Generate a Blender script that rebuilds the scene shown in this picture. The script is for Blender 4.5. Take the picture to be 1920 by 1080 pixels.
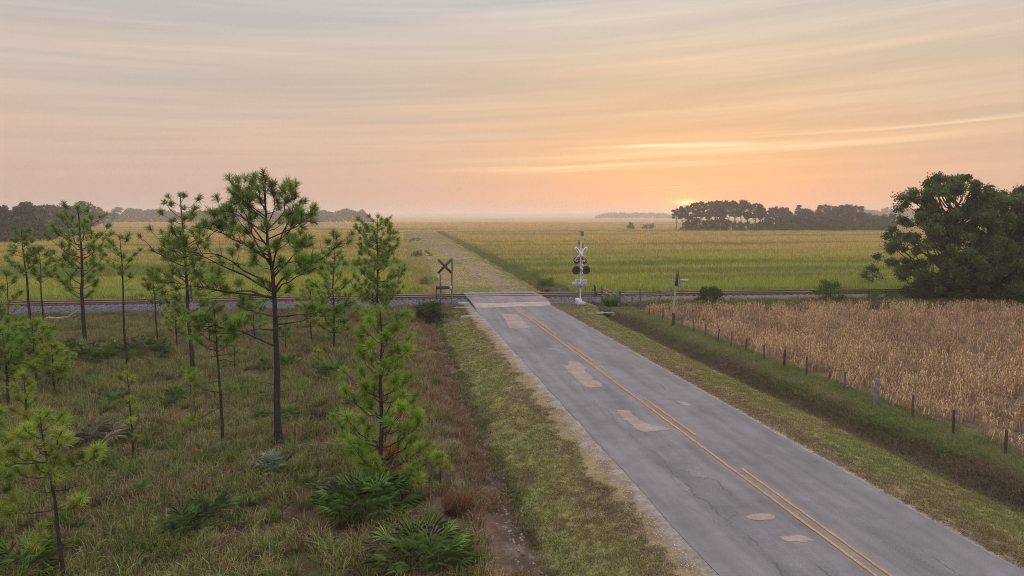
import bpy, math
import numpy as np
R = np.random.default_rng(11)
rad = math.radians
S = bpy.context.scene
for o in list(bpy.data.objects): bpy.data.objects.remove(o)
# ------------------------------------------------------------------ camera
F = 1280.0; H = 7.5
PIT = math.atan(137 / F); YAW = math.atan(229 / (F / math.cos(PIT)))
cam = bpy.data.objects.new('camera', bpy.data.cameras.new('camera'))
S.collection.objects.link(cam); S.camera = cam
cam.location = (0, 0, H); cam.rotation_euler = (math.pi / 2 - PIT, 0, -YAW)
cam.data.sensor_width = 36; cam.data.lens = F / 1920 * 36
cam.data.clip_end = 20000; cam.data.clip_start = .1
# ------------------------------------------------------------------ world
SUN_AZ = YAW + math.atan(325 / F); SUN_EL = rad(1.2)
S.view_settings.view_transform = 'Standard'; S.view_settings.look = 'None'
S.view_settings.exposure = 0; S.view_settings.gamma = 1
W = bpy.data.worlds.new('World'); S.world = W; W.use_nodes = True
nt = W.node_tree; N = nt.nodes; L = nt.links; N.clear()
def setin(nt_, sock, v):
    if isinstance(v, bpy.types.NodeSocket): nt_.links.new(v, sock)
    elif v is not None: sock.default_value = v
def mth(nt_, op, a, b=None, c=None, clamp=False):
    n = nt_.nodes.new('ShaderNodeMath'); n.operation = op; n.use_clamp = clamp
    for i, v in enumerate((a, b, c)):
        if v is not None: setin(nt_, n.inputs[i], v)
    return n.outputs[0]
def ramp(nt_, fac, stops, interp='LINEAR'):
    n = nt_.nodes.new('ShaderNodeValToRGB'); cr = n.color_ramp; cr.interpolation = interp
    setin(nt_, n.inputs[0], fac)
    while len(cr.elements) < len(stops): cr.elements.new(.5)
    for e, (p, c) in zip(cr.elements, stops):
        e.position = p; e.color = (c, c, c, 1) if isinstance(c, (int, float)) else (*c, 1)
    return n.outputs[0]
def mixc(nt_, fac, a, b, mode='MIX'):
    n = nt_.nodes.new('ShaderNodeMix'); n.data_type = 'RGBA'; n.blend_type = mode
    setin(nt_, n.inputs[0], fac)
    for s, v in ((n.inputs[6], a), (n.inputs[7], b)):
        if isinstance(v, tuple): v = (*v, 1)
        setin(nt_, s, v)
    return n.outputs[2]
def noise(nt_, vec, scale, detail=4, rough=.55, dist=0):
    n = nt_.nodes.new('ShaderNodeTexNoise'); setin(nt_, n.inputs['Vector'], vec)
    n.inputs['Scale'].default_value = scale; n.inputs['Detail'].default_value = detail
    n.inputs['Roughness'].default_value = rough; n.inputs['Distortion'].default_value = dist
    return n.outputs[0]
def comb(nt_, x, y, z=0.):
    n = nt_.nodes.new('ShaderNodeCombineXYZ')
    for i, v in enumerate((x, y, z)): setin(nt_, n.inputs[i], v)
    return n.outputs[0]
tcd = N.new('ShaderNodeTexCoord'); sep = N.new('ShaderNodeSeparateXYZ'); L.new(tcd.outputs['Generated'], sep.inputs[0])
el = mth(nt, 'MULTIPLY', mth(nt, 'ARCSINE', sep.outputs[2]), 180 / math.pi)            # degrees
az = mth(nt, 'MULTIPLY', mth(nt, 'ARCTAN2', sep.outputs[0], sep.outputs[1]), 180 / math.pi)
daz = mth(nt, 'SUBTRACT', az, math.degrees(SUN_AZ))
K = 1.7
def sc3(c): return tuple(v / K for v in c)
def elr(stops): return ramp(nt, mth(nt, 'DIVIDE', el, 90), [(max(0, e / 90), sc3(c)) for e, c in stops])
far = elr([(0, (.60, .43, .38)), (3, (.62, .44, .38)), (6, (.62, .46, .37)), (10, (.60, .49, .41)), (14, (.56, .50, .46)), (17, (.54, .51, .50)), (26, (.92, .88, .88)), (45, (1.34, 1.28, 1.30)), (90, (1.56, 1.50, 1.52))])
near = elr([(0, (.74, .42, .29)), (1.5, (.85, .46, .26)), (4, (.84, .48, .25)), (7, (.76, .48, .28)), (10, (.70, .50, .32)), (14, (.64, .54, .44)), (17, (.60, .56, .50)), (26, (.95, .90, .88)), (45, (1.34, 1.28, 1.30)), (90, (1.56, 1.50, 1.52))])
g = mth(nt, 'EXPONENT', mth(nt, 'MULTIPLY', mth(nt, 'POWER', mth(nt, 'DIVIDE', daz, 24), 2), -1))
base = mixc(nt, g, far, near)
tilt = mth(nt, 'SUBTRACT', el, mth(nt, 'MULTIPLY', az, .045))
v1 = comb(nt, mth(nt, 'MULTIPLY', az, .022), mth(nt, 'MULTIPLY', tilt, .55))
n1 = ramp(nt, noise(nt, v1, 1.0, 7, .55, .5), [(.40, 0), (.66, 1)])
v2 = comb(nt, mth(nt, 'MULTIPLY', az, .05), mth(nt, 'MULTIPLY', tilt, 1.9), 3.3)
n2 = ramp(nt, noise(nt, v2, 1.0, 5, .6, .3), [(.46, 0), (.70, 1)])
v3 = comb(nt, mth(nt, 'MULTIPLY', az, .012), mth(nt, 'MULTIPLY', tilt, .22), 7.3)
n3 = ramp(nt, noise(nt, v3, 1.0, 3, .5, .4), [(.38, 0), (.62, 1)])
elm = ramp(nt, mth(nt, 'DIVIDE', el, 30), [(.0, 0), (.08, .2), (.16, .9), (.6, 1), (1, .4)])
c1 = mixc(nt, mth(nt, 'MULTIPLY', mth(nt, 'MULTIPLY', n1, elm), .62), base, mixc(nt, 1., base, (1.30, 1.20, 1.10), 'MULTIPLY'))
c1 = mixc(nt, mth(nt, 'MULTIPLY', n3, .6), c1, mixc(nt, 1., c1, (.90, .955, 1.08), 'MULTIPLY'))
c2 = mixc(nt, mth(nt, 'MULTIPLY', n2, mth(nt, 'MULTIPLY', elm, .4)), c1, mixc(nt, 1., c1, (1.22, 1.22, 1.16), 'MULTIPLY'))
# bright cream bands above the sun
def gauss(x, w): return mth(nt, 'EXPONENT', mth(nt, 'MULTIPLY', mth(nt, 'POWER', mth(nt, 'DIVIDE', x, w), 2), -1))
def band(e0, w, azo, azw, amt, col, cur, tl=.028):
    t = mth(nt, 'SUBTRACT', mth(nt, 'SUBTRACT', el, mth(nt, 'MULTIPLY', daz, tl)), e0)
    t = mth(nt, 'ADD', t, mth(nt, 'MULTIPLY', mth(nt, 'SUBTRACT', noise(nt, v2, .8, 3), .5), 1.3))
    f = mth(nt, 'MULTIPLY', gauss(t, w), gauss(mth(nt, 'SUBTRACT', daz, azo), azw))
    f = mth(nt, 'MULTIPLY', f, mth(nt, 'ADD', mth(nt, 'MULTIPLY', noise(nt, v2, 1.7, 4), 1.4), -.05))
    return mixc(nt, mth(nt, 'MULTIPLY', f, amt, clamp=True), cur, sc3(col))
c3 = band(5.0, .26, 2, 16, 1.2, (1.08, .76, .46), c2)
c3 = band(5.45, .15, -1, 6, 1.9, (1.12, .82, .50), c3, .015)
c3 = band(4.2, .15, -7, 10, 1.5, (1.05, .70, .40), c3, .03)
c3 = band(5.9, .16, 15, 10, .9, (1.0, .74, .46), c3, .03)
c3 = band(8.1, .35, 8, 18, .7, (.92, .68, .46), c3, .04)
c3 = band(7.2, .22, -22, 16, .6, (.80, .60, .44), c3, .045)
c3 = band(2.25, .10, 0, 3.2, 1.6, (1.2, .70, .30), c3, 0)
glow = mth(nt, 'MULTIPLY', gauss(mth(nt, 'SUBTRACT', el, .9), 1.0), gauss(daz, 2.4))
c3 = mixc(nt, mth(nt, 'MULTIPLY', glow, .65), c3, sc3((1.5, .62, .26)))
disc = mth(nt, 'MULTIPLY', gauss(mth(nt, 'SUBTRACT', el, 1.0), .20), gauss(daz, .75))
c3 = mixc(nt, mth(nt, 'MULTIPLY', disc, 1.0, clamp=True), c3, (1.7, .70, .30))
sky = N.new('ShaderNodeTexSky'); sky.sky_type = 'NISHITA'; sky.sun_disc = False
sky.sun_elevation = SUN_EL; sky.sun_rotation = SUN_AZ
bgA = N.new('ShaderNodeBackground'); L.new(sky.outputs[0], bgA.inputs[0]); bgA.inputs[1].default_value = .012
bgB = N.new('ShaderNodeBackground'); L.new(c3, bgB.inputs[0]); bgB.inputs[1].default_value = K * .98
ad = N.new('ShaderNodeAddShader'); L.new(bgA.outputs[0], ad.inputs[0]); L.new(bgB.outputs[0], ad.inputs[1])
wo = N.new('ShaderNodeOutputWorld'); L.new(ad.outputs[0], wo.inputs[0])
# ------------------------------------------------------------------ sun
sl = bpy.data.lights.new('sun', 'SUN'); sl.energy = .6; sl.angle = rad(4); sl.color = (1, .62, .38)
so = bpy.data.objects.new('sun', sl); S.collection.objects.link(so)
so.rotation_euler = (math.pi / 2 - SUN_EL, 0, math.pi - SUN_AZ); so.location = (30, 60, 40)
S.cycles.filter_width = 1.0; S.cycles.use_denoising = True; S.cycles.denoising_prefilter = 'NONE'; S.cycles.volume_bounces = 2; S.cycles.max_bounces = 6; S.cycles.transparent_max_bounces = 8
# ------------------------------------------------------------------ noise, projection, terrain
def vn(x, y, seed=0):
    x = np.asarray(x, float); y = np.asarray(y, float)
    xi = np.floor(x).astype(np.int64); yi = np.floor(y).astype(np.int64); xf = x - xi; yf = y - yi
    def h(a, b):
        n = (a * 374761393 + b * 668265263 + seed * 982451653) & 0xFFFFFFFF
        n = ((n ^ (n >> 13)) * 1274126177) & 0xFFFFFFFF
        n = ((n ^ (n >> 16)) * 2246822519) & 0xFFFFFFFF
        return ((n ^ (n >> 15)) & 0xFFFF) / 65535.
    u = xf * xf * (3 - 2 * xf); v = yf * yf * (3 - 2 * yf)
    return (h(xi, yi) * (1 - u) + h(xi + 1, yi) * u) * (1 - v) + (h(xi, yi + 1) * (1 - u) + h(xi + 1, yi + 1) * u) * v
def fbm(x, y, seed=0, o=4):
    s = 0; a = .5; t = 0
    for i in range(o):
        s = s + a * vn(x * 2 ** i + i * 17.3, y * 2 ** i - i * 9.1, seed + i); t += a; a *= .55
    return s / t
def ss(x, a, b):
    t = np.clip((x - a) / (b - a), 0, 1); return t * t * (3 - 2 * t)
FW = np.array([math.sin(YAW) * math.cos(PIT), math.cos(YAW) * math.cos(PIT), -math.sin(PIT)])
RT = np.array([math.cos(YAW), -math.sin(YAW), 0.]); UP = np.cross(RT, FW)
def proj(P):
    d = np.asarray(P, float) - np.array([0, 0, H]); w = d @ FW
    ws = np.where(np.abs(w) < 1e-3, 1e-3, w)
    return 960 + F * (d @ RT) / ws, 540 - F * (d @ UP) / ws, w
def infr(x, y, z=0, m=130):
    u, v, w = proj(np.stack([x, y, np.zeros_like(x) + z], -1)); return (w > 1) & (u > -m) & (u < 1920 + m) & (v < 1080 + m)
def G(u, v, z=0.):
    d = FW + (u - 960) / F * RT + (540 - v) / F * UP; t = (z - H) / d[2]; return d[0] * t, d[1] * t
def yr(x): return 60.9 - .045 * x - .0006 * np.clip(x, -60, 90) ** 2       # line of the near rail
def shoulder(x, y):   # cross-section of verge, ditches and field, road along +y
    wob = (fbm(x * 0 + 3, y * .25, 5) - .5) * .5
    xl = 3.05 + wob; xr = 16.85 + (fbm(x * 0 + 9, y * .3, 8) - .5) * .35
    z = np.where(x < 6.65, -.03 - .10 * ss(6.65 - x, 0, 1.2) - .58 * ss(6.65 - x, .8, 6.65 - xl), 0 * x - .03)
    z = np.where(x < xl, -.71 + .26 * ss(xl - x, .15, 1.5), z)
    r = -.03 - .08 * ss(x - 13.05, 0, 1.2) - .35 * ss(x - 13.05, 1, 3.6) - .32 * ss(x, xr - .5, xr)
    r = np.where(x > xr, -.78 + .50 * ss(x - xr, .12, 1.3) + .06 * ss(x - xr, 1.3, 3), r)
    return np.where(x > 10, r, z)
def tz(x, y):
    x = np.asarray(x, float); y = np.asarray(y, float)
    a = shoulder(x, y)
    fill = ss(y, 49.5, 53.5)
    flat = np.where(np.abs(x - 10) < 6, -.06, np.where(x > 10, -.25, -.42)) 
    edge = np.where(x < 4, ss(x, 1, 4), 1 - ss(x, 16.2, 18.2))
    a = a * (1 - fill) + fill * (-.36 + .30 * edge)
    d = y - yr(x)
    ball = ss(d, -2.9, -.9) * (1 - ss(d, 3.0, 4.6))
    b = np.where(np.abs(x - 10) < 8, -.30, -.42)                      # beyond the railway
    xd = 15.3 + (y - 70) * .022; xs = 4.6 + (y - 70) * .012
    lane = ss(x, xs - .8, xs + .8) * (1 - ss(x, xd - 1.6, xd - .2)) * (1 - ss(y, 330, 350))
    b = -.42 + .30 * lane - .35 * np.exp(-((x - xd - .2) / .5) ** 2) * (1 - ss(y, 300, 330)) + .06 * (fbm(x * .7, y * .7, 4) - .5)
    z = np.where(d < 1.5, a, b)
    top = np.where((x > 6.3) & (x < 13.6), .04, .06)
    z = z * (1 - ball) + top * ball
    rough = np.where(x < 3, .16, .0) + np.where((x > 17) & (x < 20), .08, 0) + np.where(x < 5.5, .02, 0)
    return z + (d < -2) * rough * (fbm(x * 1.3, y * 1.3, 2, 4) - .5) * 1.3
def gp(u, v):
    z = -.4
    for _ in range(6):
        x, y = G(u, v, z); z = float(tz(x, y))
    return np.array([x, y, z])
def px2m(p): return proj(p)[2] / F
def C(*c): return np.array(c, float)
def mixa(a, b, t): return a * (1 - t[..., None]) + b * t[..., None]
def tc(x, y):
    """albedo of the ground"""
    x = np.asarray(x, float); y = np.asarray(y, float); sh = x.shape
    n1 = fbm(x * .35, y * .35, 21); n2 = fbm(x * 1.7, y * 1.7, 22); n3 = fbm(x * 5, y * 5, 23, 3); n4 = fbm(x * .13, y * .13, 24, 3)
    o = np.ones(sh + (3,))
    mead = mixa(C(.085, .055, .038), C(.07, .072, .028), ss(n2 * .6 + n1 * .4, .42, .6)); mead = mixa(mead, C(.17, .065, .03), ss(n1, .63, .75) * .6)
    mead = mixa(mead, C(.16, .105, .07), ss(n4 + .25 * n3, .6, .9) * .6)
    sl_ = ss(np.where(x < 10, 6.4 - x, x - 13.2) + (n2 - .5) * 1.5, .2, 2.0)
    verge = mixa(C(.26, .205, .115) + 0 * o, C(.255, .24, .095) + 0 * o, sl_); verge = mixa(verge, C(.20, .145, .085) + 0 * o, ss(fbm(x * 2.2, y * 1.2, 26, 4), .50, .66) * .65)
    verge = mixa(verge, C(.20, .245, .075) + 0 * o, ss(n1, .5, .68) * .5 * sl_)
    dirt = mixa(C(.095, .064, .045), C(.16, .125, .105), ss(n3 + (n2 - .5), .64, .85))
    bank = mixa(C(.16, .115, .085), C(.11, .11, .05), ss(n2, .5, .7))
    grs = mixa(C(.10, .13, .045), C(.16, .12, .07), ss(n2, .42, .65))
    corn = mixa(C(.17, .115, .08), C(.10, .07, .055), ss(n2, .4, .7))
    w = (n2 - .5) * .9
    o[...] = mead
    o = mixa(o, C(.155, .105, .08) + 0 * o, ss(x + w, -.2, 1.6) * .8)
    o = mixa(o, dirt, ss(x + w * .8, 2.3, 2.9)); o = mixa(o, verge, ss(x + w, 3.3, 3.7))
    sand = C(.30, .26, .24)
    o = mixa(o, sand + 0 * o, ss(x + w * 1.1, 6.15, 6.5)); o = mixa(o, sand + 0 * o, ss(x, 12.9, 13.0))
    o = mixa(o, verge, ss(x + w * .35, 13.16, 13.30))
    o = mixa(o, dirt * .75, ss(x + w * .3, 16.35, 16.55)); o = mixa(o, bank, ss(x + w * .4, 16.9, 17.2))
    o = mixa(o, grs, ss(x + w * 2.2, 17.7, 18.6)); o = mixa(o, corn, ss(x + w * .5, 19.3, 19.8))
    d = y - yr(x)
    strip = mixa(C(.19, .15, .085), C(.12, .15, .05), ss(n2, .45, .65)); strip = mixa(strip, C(.26, .20, .15), ss(np.abs(x - 10) + w, 12, 4) * .5)
    o = mixa(o, strip, ss(d + w * 2 + np.where(x > 18, 1.2, 0), -7.0, -5.5) * (np.abs(x - 10) > 3.6))
    # beyond
    mar = mixa(C(.30, .285, .06), C(.40, .29, .095), ss(y + 50 * (fbm(x * .02, y * .05, 31) - .5), 70, 190))
    mar = mixa(mar, C(.46, .31, .125), ss(y, 260, 520))
    st = fbm(x * .010 + y * .006, y * .075, 33, 4)
    mar = mixa(mar, C(.14, .18, .045), ss(st, .54, .60) * (.85 - .35 * ss(y, 100, 500))); mar = mixa(mar, C(.42, .27, .12), ss(fbm(x * .01, y * .05, 39), .55, .7) * .5 * ss(y, 70, 120))
    lane = mixa(C(.30, .26, .11), C(.34, .27, .15), ss(n1, .4, .65)); lane = mixa(lane, C(.19, .22, .07), ss(n4, .5, .65) * .6)
    xd = 15.3 + (y - 70) * .022; xs = 4.6 + (y - 70) * .012; xp = 12.2
    pth = np.exp(-((np.abs(x - xp) - .8) / .28) ** 2) + .35 * np.exp(-((x - xp) / 1.5) ** 4)
    lane = mixa(lane, C(.33, .24, .225) + 0 * lane, np.clip(pth * (.3 + .6 * fbm(x * .8, y * .06, 44)), 0, 1) * .9)
    be = mixa(mar, lane, ss(x + w, xs - .6, xs) * (1 - ss(y + 60 * (n1 - .5), 290, 360)) * (1 - ss(x + w * .4, xd - .8, xd - .5)))
    be = mixa(be, C(.16, .115, .09) + 0 * be, np.exp(-((x - xd) / .5) ** 2) * (1 - ss(y, 290, 330)))
    o = np.where((d > 2.2)[..., None], be, o)
    bal = C(.12, .115, .135) * (.7 + .6 * n3)[..., None]; rust = C(.2, .13, .11)
    bal = mixa(bal, rust + 0 * bal, ss(np.abs(d - .7), 1.2, .3) * .35); bal = mixa(bal, C(.2, .17, .12) + 0 * bal, ss(x, 19, 24) * .6)
    o = mixa(o, bal, ss(d + w * .5, -2.9, -2.4) * (1 - ss(d + w, 3.6, 4.2)))
    n3 = np.where(d > 3, .5 + (n3 - .5) * .15, n3)
    return o * (.85 + .3 * n3)[..., None]
# ------------------------------------------------------------------ mesh helpers
class MB:
    def __init__(s): s.v = []; s.f3 = []; s.f4 = []; s.c = []; s.n = 0
    def add(s, v, f, c=(1, 1, 1)):
        v = np.asarray(v, float).reshape(-1, 3); f = np.asarray(f, np.int64)
        s.v.append(v); (s.f3 if f.shape[1] == 3 else s.f4).append(f + s.n)
        c = np.asarray(c, float); s.c.append(np.broadcast_to(c, (len(v), 3)) if c.ndim == 1 else c.reshape(-1, 3)); s.n += len(v)
    def mesh(s, name, mat, smooth=False):
        me = bpy.data.meshes.new(name); v = np.concatenate(s.v)
        f3 = np.concatenate(s.f3) if s.f3 else np.zeros((0, 3), int); f4 = np.concatenate(s.f4) if s.f4 else np.zeros((0, 4), int)
        me.vertices.add(len(v)); me.vertices.foreach_set('co', v.astype(np.float32).ravel())
        lp = np.concatenate([f3.ravel(), f4.ravel()]).astype(np.int32); me.loops.add(len(lp)); me.loops.foreach_set('vertex_index', lp)
        st = np.concatenate([np.arange(len(f3)) * 3, len(f3) * 3 + np.arange(len(f4)) * 4]).astype(np.int32)
        me.polygons.add(len(st)); me.polygons.foreach_set('loop_start', st)
        me.update(calc_edges=True)
        if smooth: me.polygons.foreach_set('use_smooth', np.ones(len(st), bool))
        ca = me.color_attributes.new('Col', 'FLOAT_COLOR', 'POINT'); c = np.ones((len(v), 4), np.float32); c[:, :3] = np.concatenate(s.c)
        ca.data.foreach_set('color', c.ravel())
        me.materials.append(mat); me.validate(); return me
    def obj(s, name, mat, parent=None, smooth=False, loc=None, **kw):
        o = bpy.data.objects.new(name, s.mesh(name, mat, smooth)); S.collection.objects.link(o)
        if parent is not None: o.parent = parent
        if loc is not None: o.location = loc
        for k, val in kw.items(): o[k] = val
        return o
def thing(name, label, cat, loc, group=None, rz=0):
    o = bpy.data.objects.new(name, None); S.collection.objects.link(o); o.location = loc; o.rotation_euler[2] = rz
    o.empty_display_size = .2; o['label'] = label; o['category'] = cat
    if group: o['group'] = group
    return o
def box(mb, c, s, rz=0, col=(1, 1, 1), ry=0, rx=0):
    v = np.array([[x, y, z] for x in (-.5, .5) for y in (-.5, .5) for z in (-.5, .5)]) * np.array(s)
    if rx: a = rx; v = v @ np.array([[1, 0, 0], [0, math.cos(a), math.sin(a)], [0, -math.sin(a), math.cos(a)]])
    if ry: a = ry; v = v @ np.array([[math.cos(a), 0, -math.sin(a)], [0, 1, 0], [math.sin(a), 0, math.cos(a)]])
    if rz: a = rz; v = v @ np.array([[math.cos(a), math.sin(a), 0], [-math.sin(a), math.cos(a), 0], [0, 0, 1]])
    mb.add(v + np.array(c), [[0, 1, 3, 2], [4, 6, 7, 5], [0, 4, 5, 1], [2, 3, 7, 6], [0, 2, 6, 4], [1, 5, 7, 3]], col)
def tube(mb, P, r, k=6, col=(1, 1, 1), cap=True):
    P = np.asarray(P, float); n = len(P); r = np.broadcast_to(r, n)
    T = np.gradient(P, axis=0); T /= np.linalg.norm(T, axis=1)[:, None] + 1e-9
    a = np.array([0, 0, 1.]) if abs(T[0, 2]) < .8 else np.array([1., 0, 0])
    U = np.cross(T, a); U /= np.linalg.norm(U, axis=1)[:, None] + 1e-9; V = np.cross(T, U)
    th = np.arange(k) * 2 * math.pi / k
    v = P[:, None] + r[:, None, None] * (U[:, None] * np.cos(th)[None, :, None] + V[:, None] * np.sin(th)[None, :, None])
    i = np.arange(n - 1)[:, None] * k; j = np.arange(k)[None]; j2 = (j + 1) % k
    f = np.stack([i + j, i + j2, i + k + j2, i + k + j], -1).reshape(-1, 4)
    mb.add(v, f, col)
    if cap:
        for e in (0, n - 1):
            vv = np.concatenate([v[e], P[e:e + 1]]); q = np.arange(k)
            mb.add(vv, np.stack([q, (q + 1) % k, q * 0 + k], -1), col)
def blades(mb, P, n, h, w, lean, ctop, cbot, spread, rnd=.35):
    """n blades round every point P"""
    M = len(P); 
    if M == 0: return
    P = np.repeat(P, n, 0); h = np.repeat(np.broadcast_to(h, M), n) * R.uniform(.55, 1.1, M * n)
    ct = np.repeat(ctop, n, 0); cb = np.repeat(cbot, n, 0); m = M * n
    sp = np.repeat(np.broadcast_to(spread, M), n)
    a = R.uniform(0, 2 * math.pi, m); rr = np.sqrt(R.uniform(0, 1, m)) * sp
    B = P + np.stack([rr * np.cos(a), rr * np.sin(a), 0 * a], -1)
    b = a + R.normal(0, .7, m); le = np.abs(R.normal(lean, lean * .6, m))
    dr = np.stack([np.cos(b), np.sin(b), 0 * b], -1)
    sd = R.uniform(0, 2 * math.pi, m); sdv = np.stack([np.cos(sd), np.sin(sd), 0 * sd], -1) * (np.repeat(np.broadcast_to(w, M), n) * R.uniform(.6, 1.3, m) / 2)[:, None]
    mid = B + dr * (h * le * .3)[:, None]; mid[:, 2] += h * .6
    tip = B + dr * (h * le * 1.05)[:, None]; tip[:, 2] += h * (1.02 - .35 * np.clip(le, 0, 1.4))
    v = np.stack([B - sdv, B + sdv, mid + sdv * .8, mid - sdv * .8, tip], 1)
    k = np.arange(m)[:, None] * 5
    f = np.concatenate([k + [0, 1, 2], k + [0, 2, 3], k + [3, 2, 4]])
    j = (1 + R.normal(0, rnd * .5, m)).clip(.4, 1.8)[:, None]
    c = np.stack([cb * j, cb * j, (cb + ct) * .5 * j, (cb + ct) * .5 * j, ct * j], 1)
    mb.add(v, f, c)
# ------------------------------------------------------------------ materials
def mat(name, col=None, rough=.9, attr=True, nz=None, trans=0, bump=None, spec=.2, metal=0, extra=None):
    m = bpy.data.materials.new(name); m.use_nodes = True; t = m.node_tree; t.nodes.clear()
    out = t.nodes.new('ShaderNodeOutputMaterial'); p = t.nodes.new('ShaderNodeBsdfPrincipled')
    co = t.nodes.new('ShaderNodeTexCoord').outputs['Object']
    if attr: a = t.nodes.new('ShaderNodeVertexColor'); a.layer_name = 'Col'; c = a.outputs[0]
    if col is not None:
        c = mixc(t, 1., c, col, 'MULTIPLY') if attr else mixc(t, 0., col, col)
    if nz:                                            # (scale, low, high) tone variation
        for s_, lo, hi in nz: c = mixc(t, 1., c, ramp(t, noise(t, co, s_, 5, .6), [(.3, lo), (.7, hi)]), 'MULTIPLY')
    if extra: c = extra(t, co, c)
    t.links.new(c, p.inputs['Base Color']); p.inputs['Roughness'].default_value = rough
    p.inputs['Specular IOR Level'].default_value = spec; p.inputs['Metallic'].default_value = metal
    if bump:
        b = t.nodes.new('ShaderNodeBump'); b.inputs['Strength'].default_value = bump[1]; b.inputs['Distance'].default_value = bump[2]
        t.links.new(noise(t, co, bump[0], 6, .65), b.inputs['Height']); t.links.new(b.outputs[0], p.inputs['Normal'])
    sh = p.outputs[0]
    if trans:
        tr = t.nodes.new('ShaderNodeBsdfTranslucent'); t.links.new(c, tr.inputs[0])
        mx = t.nodes.new('ShaderNodeMixShader'); mx.inputs[0].default_value = trans
        t.links.new(sh, mx.inputs[1]); t.links.new(tr.outputs[0], mx.inputs[2]); sh = mx.outputs[0]
    t.links.new(sh, out.inputs[0]); return m
M_ground = mat('ground', nz=[(2.5, .75, 1.2), (14, .7, 1.25)], bump=(9, .9, .06), spec=.05)
M_leaf = mat('foliage', trans=.35, spec=.15, rough=.7)
M_grass = mat('grass_blades', trans=.3, spec=.1, rough=.8)
M_dry = mat('dry_stalks', trans=.2, spec=.1, rough=.8)
M_bark = mat('pine_bark', nz=[(3, .7, 1.25), (22, .5, 1.4)], bump=(16, .9, .03), spec=.05)
M_wood = mat('weathered_wood', nz=[(4, .7, 1.25), (30, .7, 1.3)], bump=(22, .6, .01), spec=.1)
M_stone = mat('stone', nz=[(3, .8, 1.15), (20, .75, 1.25)], bump=(15, .6, .02), spec=.15)
M_paint = mat('painted_metal', rough=.5, nz=[(5, .82, 1.08), (30, .9, 1.05)], spec=.4)
M_black = mat('black_metal', rough=.4, nz=[(6, .8, 1.2)], spec=.5)
M_rail = mat('rail_steel', rough=.45, nz=[(8, .8, 1.2)], spec=.5, metal=.3)
def worn(t, co, c): return mixc(t, ramp(t, noise(t, co, 13, 6, .75), [(.50, 0), (.66, .85)]), c, (.19, .165, .165))
M_line = mat('road_paint', rough=.8, nz=[(1.2, .85, 1.1), (18, .8, 1.15)], spec=.1, extra=worn)
M_patch = mat('patch_asphalt', rough=.95, nz=[(1.4, .78, 1.15), (7, .85, 1.12), (40, .7, 1.3)], bump=(30, .5, .01), spec=.1)
def road_extra(t, co, c):
    sp = t.nodes.new('ShaderNodeSeparateXYZ'); t.links.new(co, sp.inputs[0])
    st = comb(t, mth(t, 'MULTIPLY', sp.outputs[0], 1.6), mth(t, 'MULTIPLY', sp.outputs[1], .12))
    c = mixc(t, 1., c, ramp(t, noise(t, st, 1.2, 4, .5), [(.3, .74), (.7, 1.16)]), 'MULTIPLY')
    c = mixc(t, 1., c, ramp(t, noise(t, co, 60, 3, .7), [(.3, .6), (.7, 1.4)]), 'MULTIPLY')
    # cracking: thin voronoi edges, only where a broad mask allows it
    wv = t.nodes.new('ShaderNodeVectorMath'); wv.operation = 'ADD'
    nn = t.nodes.new('ShaderNodeTexNoise'); t.links.new(co, nn.inputs['Vector']); nn.inputs['Scale'].default_value = 1.3
    sc = t.nodes.new('ShaderNodeVectorMath'); sc.operation = 'SCALE'; sc.inputs['Scale'].default_value = .9
    t.links.new(nn.outputs['Color'], sc.inputs[0]); t.links.new(co, wv.inputs[0]); t.links.new(sc.outputs[0], wv.inputs[1])
    for scl, wd, lo, hi, msk, amt in ((.42, .008, .52, .60, .5, .4), (3.2, .045, .52, .66, .8, .4)):
        vo = t.nodes.new('ShaderNodeTexVoronoi'); vo.feature = 'DISTANCE_TO_EDGE'; vo.inputs['Scale'].default_value = scl
        t.links.new(wv.outputs[0], vo.inputs['Vector'])
        cr = ramp(t, vo.outputs['Distance'], [(0, 1), (wd, 0)]); mk = ramp(t, noise(t, co, msk, 3), [(lo, 0), (hi, 1)])
        if scl > 1:
            xw = mth(t, 'ABSOLUTE', mth(t, 'SUBTRACT', sp.outputs[0], 8.6)); mk = mth(t, 'MULTIPLY', mk, ramp(t, mth(t, 'DIVIDE', xw, 3), [(.1, 1), (.6, .05)]))
        c = mixc(t, mth(t, 'MULTIPLY', mth(t, 'MULTIPLY', cr, mk), amt), c, (.05, .045, .045))
    for x0, am, fr, lo in ((8.05, 1.1, .35, .44), (8.9, .8, .5, .50), (11.6, .9, .28, .52)):          # long ragged cracks along the lane
        nn_ = noise(t, comb(t, mth(t, 'MULTIPLY', sp.outputs[0], .15), sp.outputs[1], x0), fr * 2, 8, .68)
        dd = mth(t, 'ABSOLUTE', mth(t, 'SUBTRACT', mth(t, 'SUBTRACT', sp.outputs[0], x0), mth(t, 'MULTIPLY', mth(t, 'SUBTRACT', nn_, .5), am)))
        f_ = mth(t, 'MULTIPLY', ramp(t, dd, [(.012, 1), (.03, 0)]), ramp(t, noise(t, co, .45, 5, .7), [(lo, 0), (lo + .08, 1)]))
        c = mixc(t, mth(t, 'MULTIPLY', f_, .65), c, (.05, .045, .045))
        c = mixc(t, mth(t, 'MULTIPLY', mth(t, 'MULTIPLY', ramp(t, dd, [(.05, 1), (.45, 0)]), .22), ramp(t, noise(t, co, 3.5, 5, .7), [(.35, 0), (.65, 1)])), c, (.10, .09, .09))
    return c
M_road = mat('asphalt', rough=.72, nz=[(.35, .86, 1.14), (1.5, .86, 1.12)], bump=(70, .35, .008), spec=.35, extra=road_extra)
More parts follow.
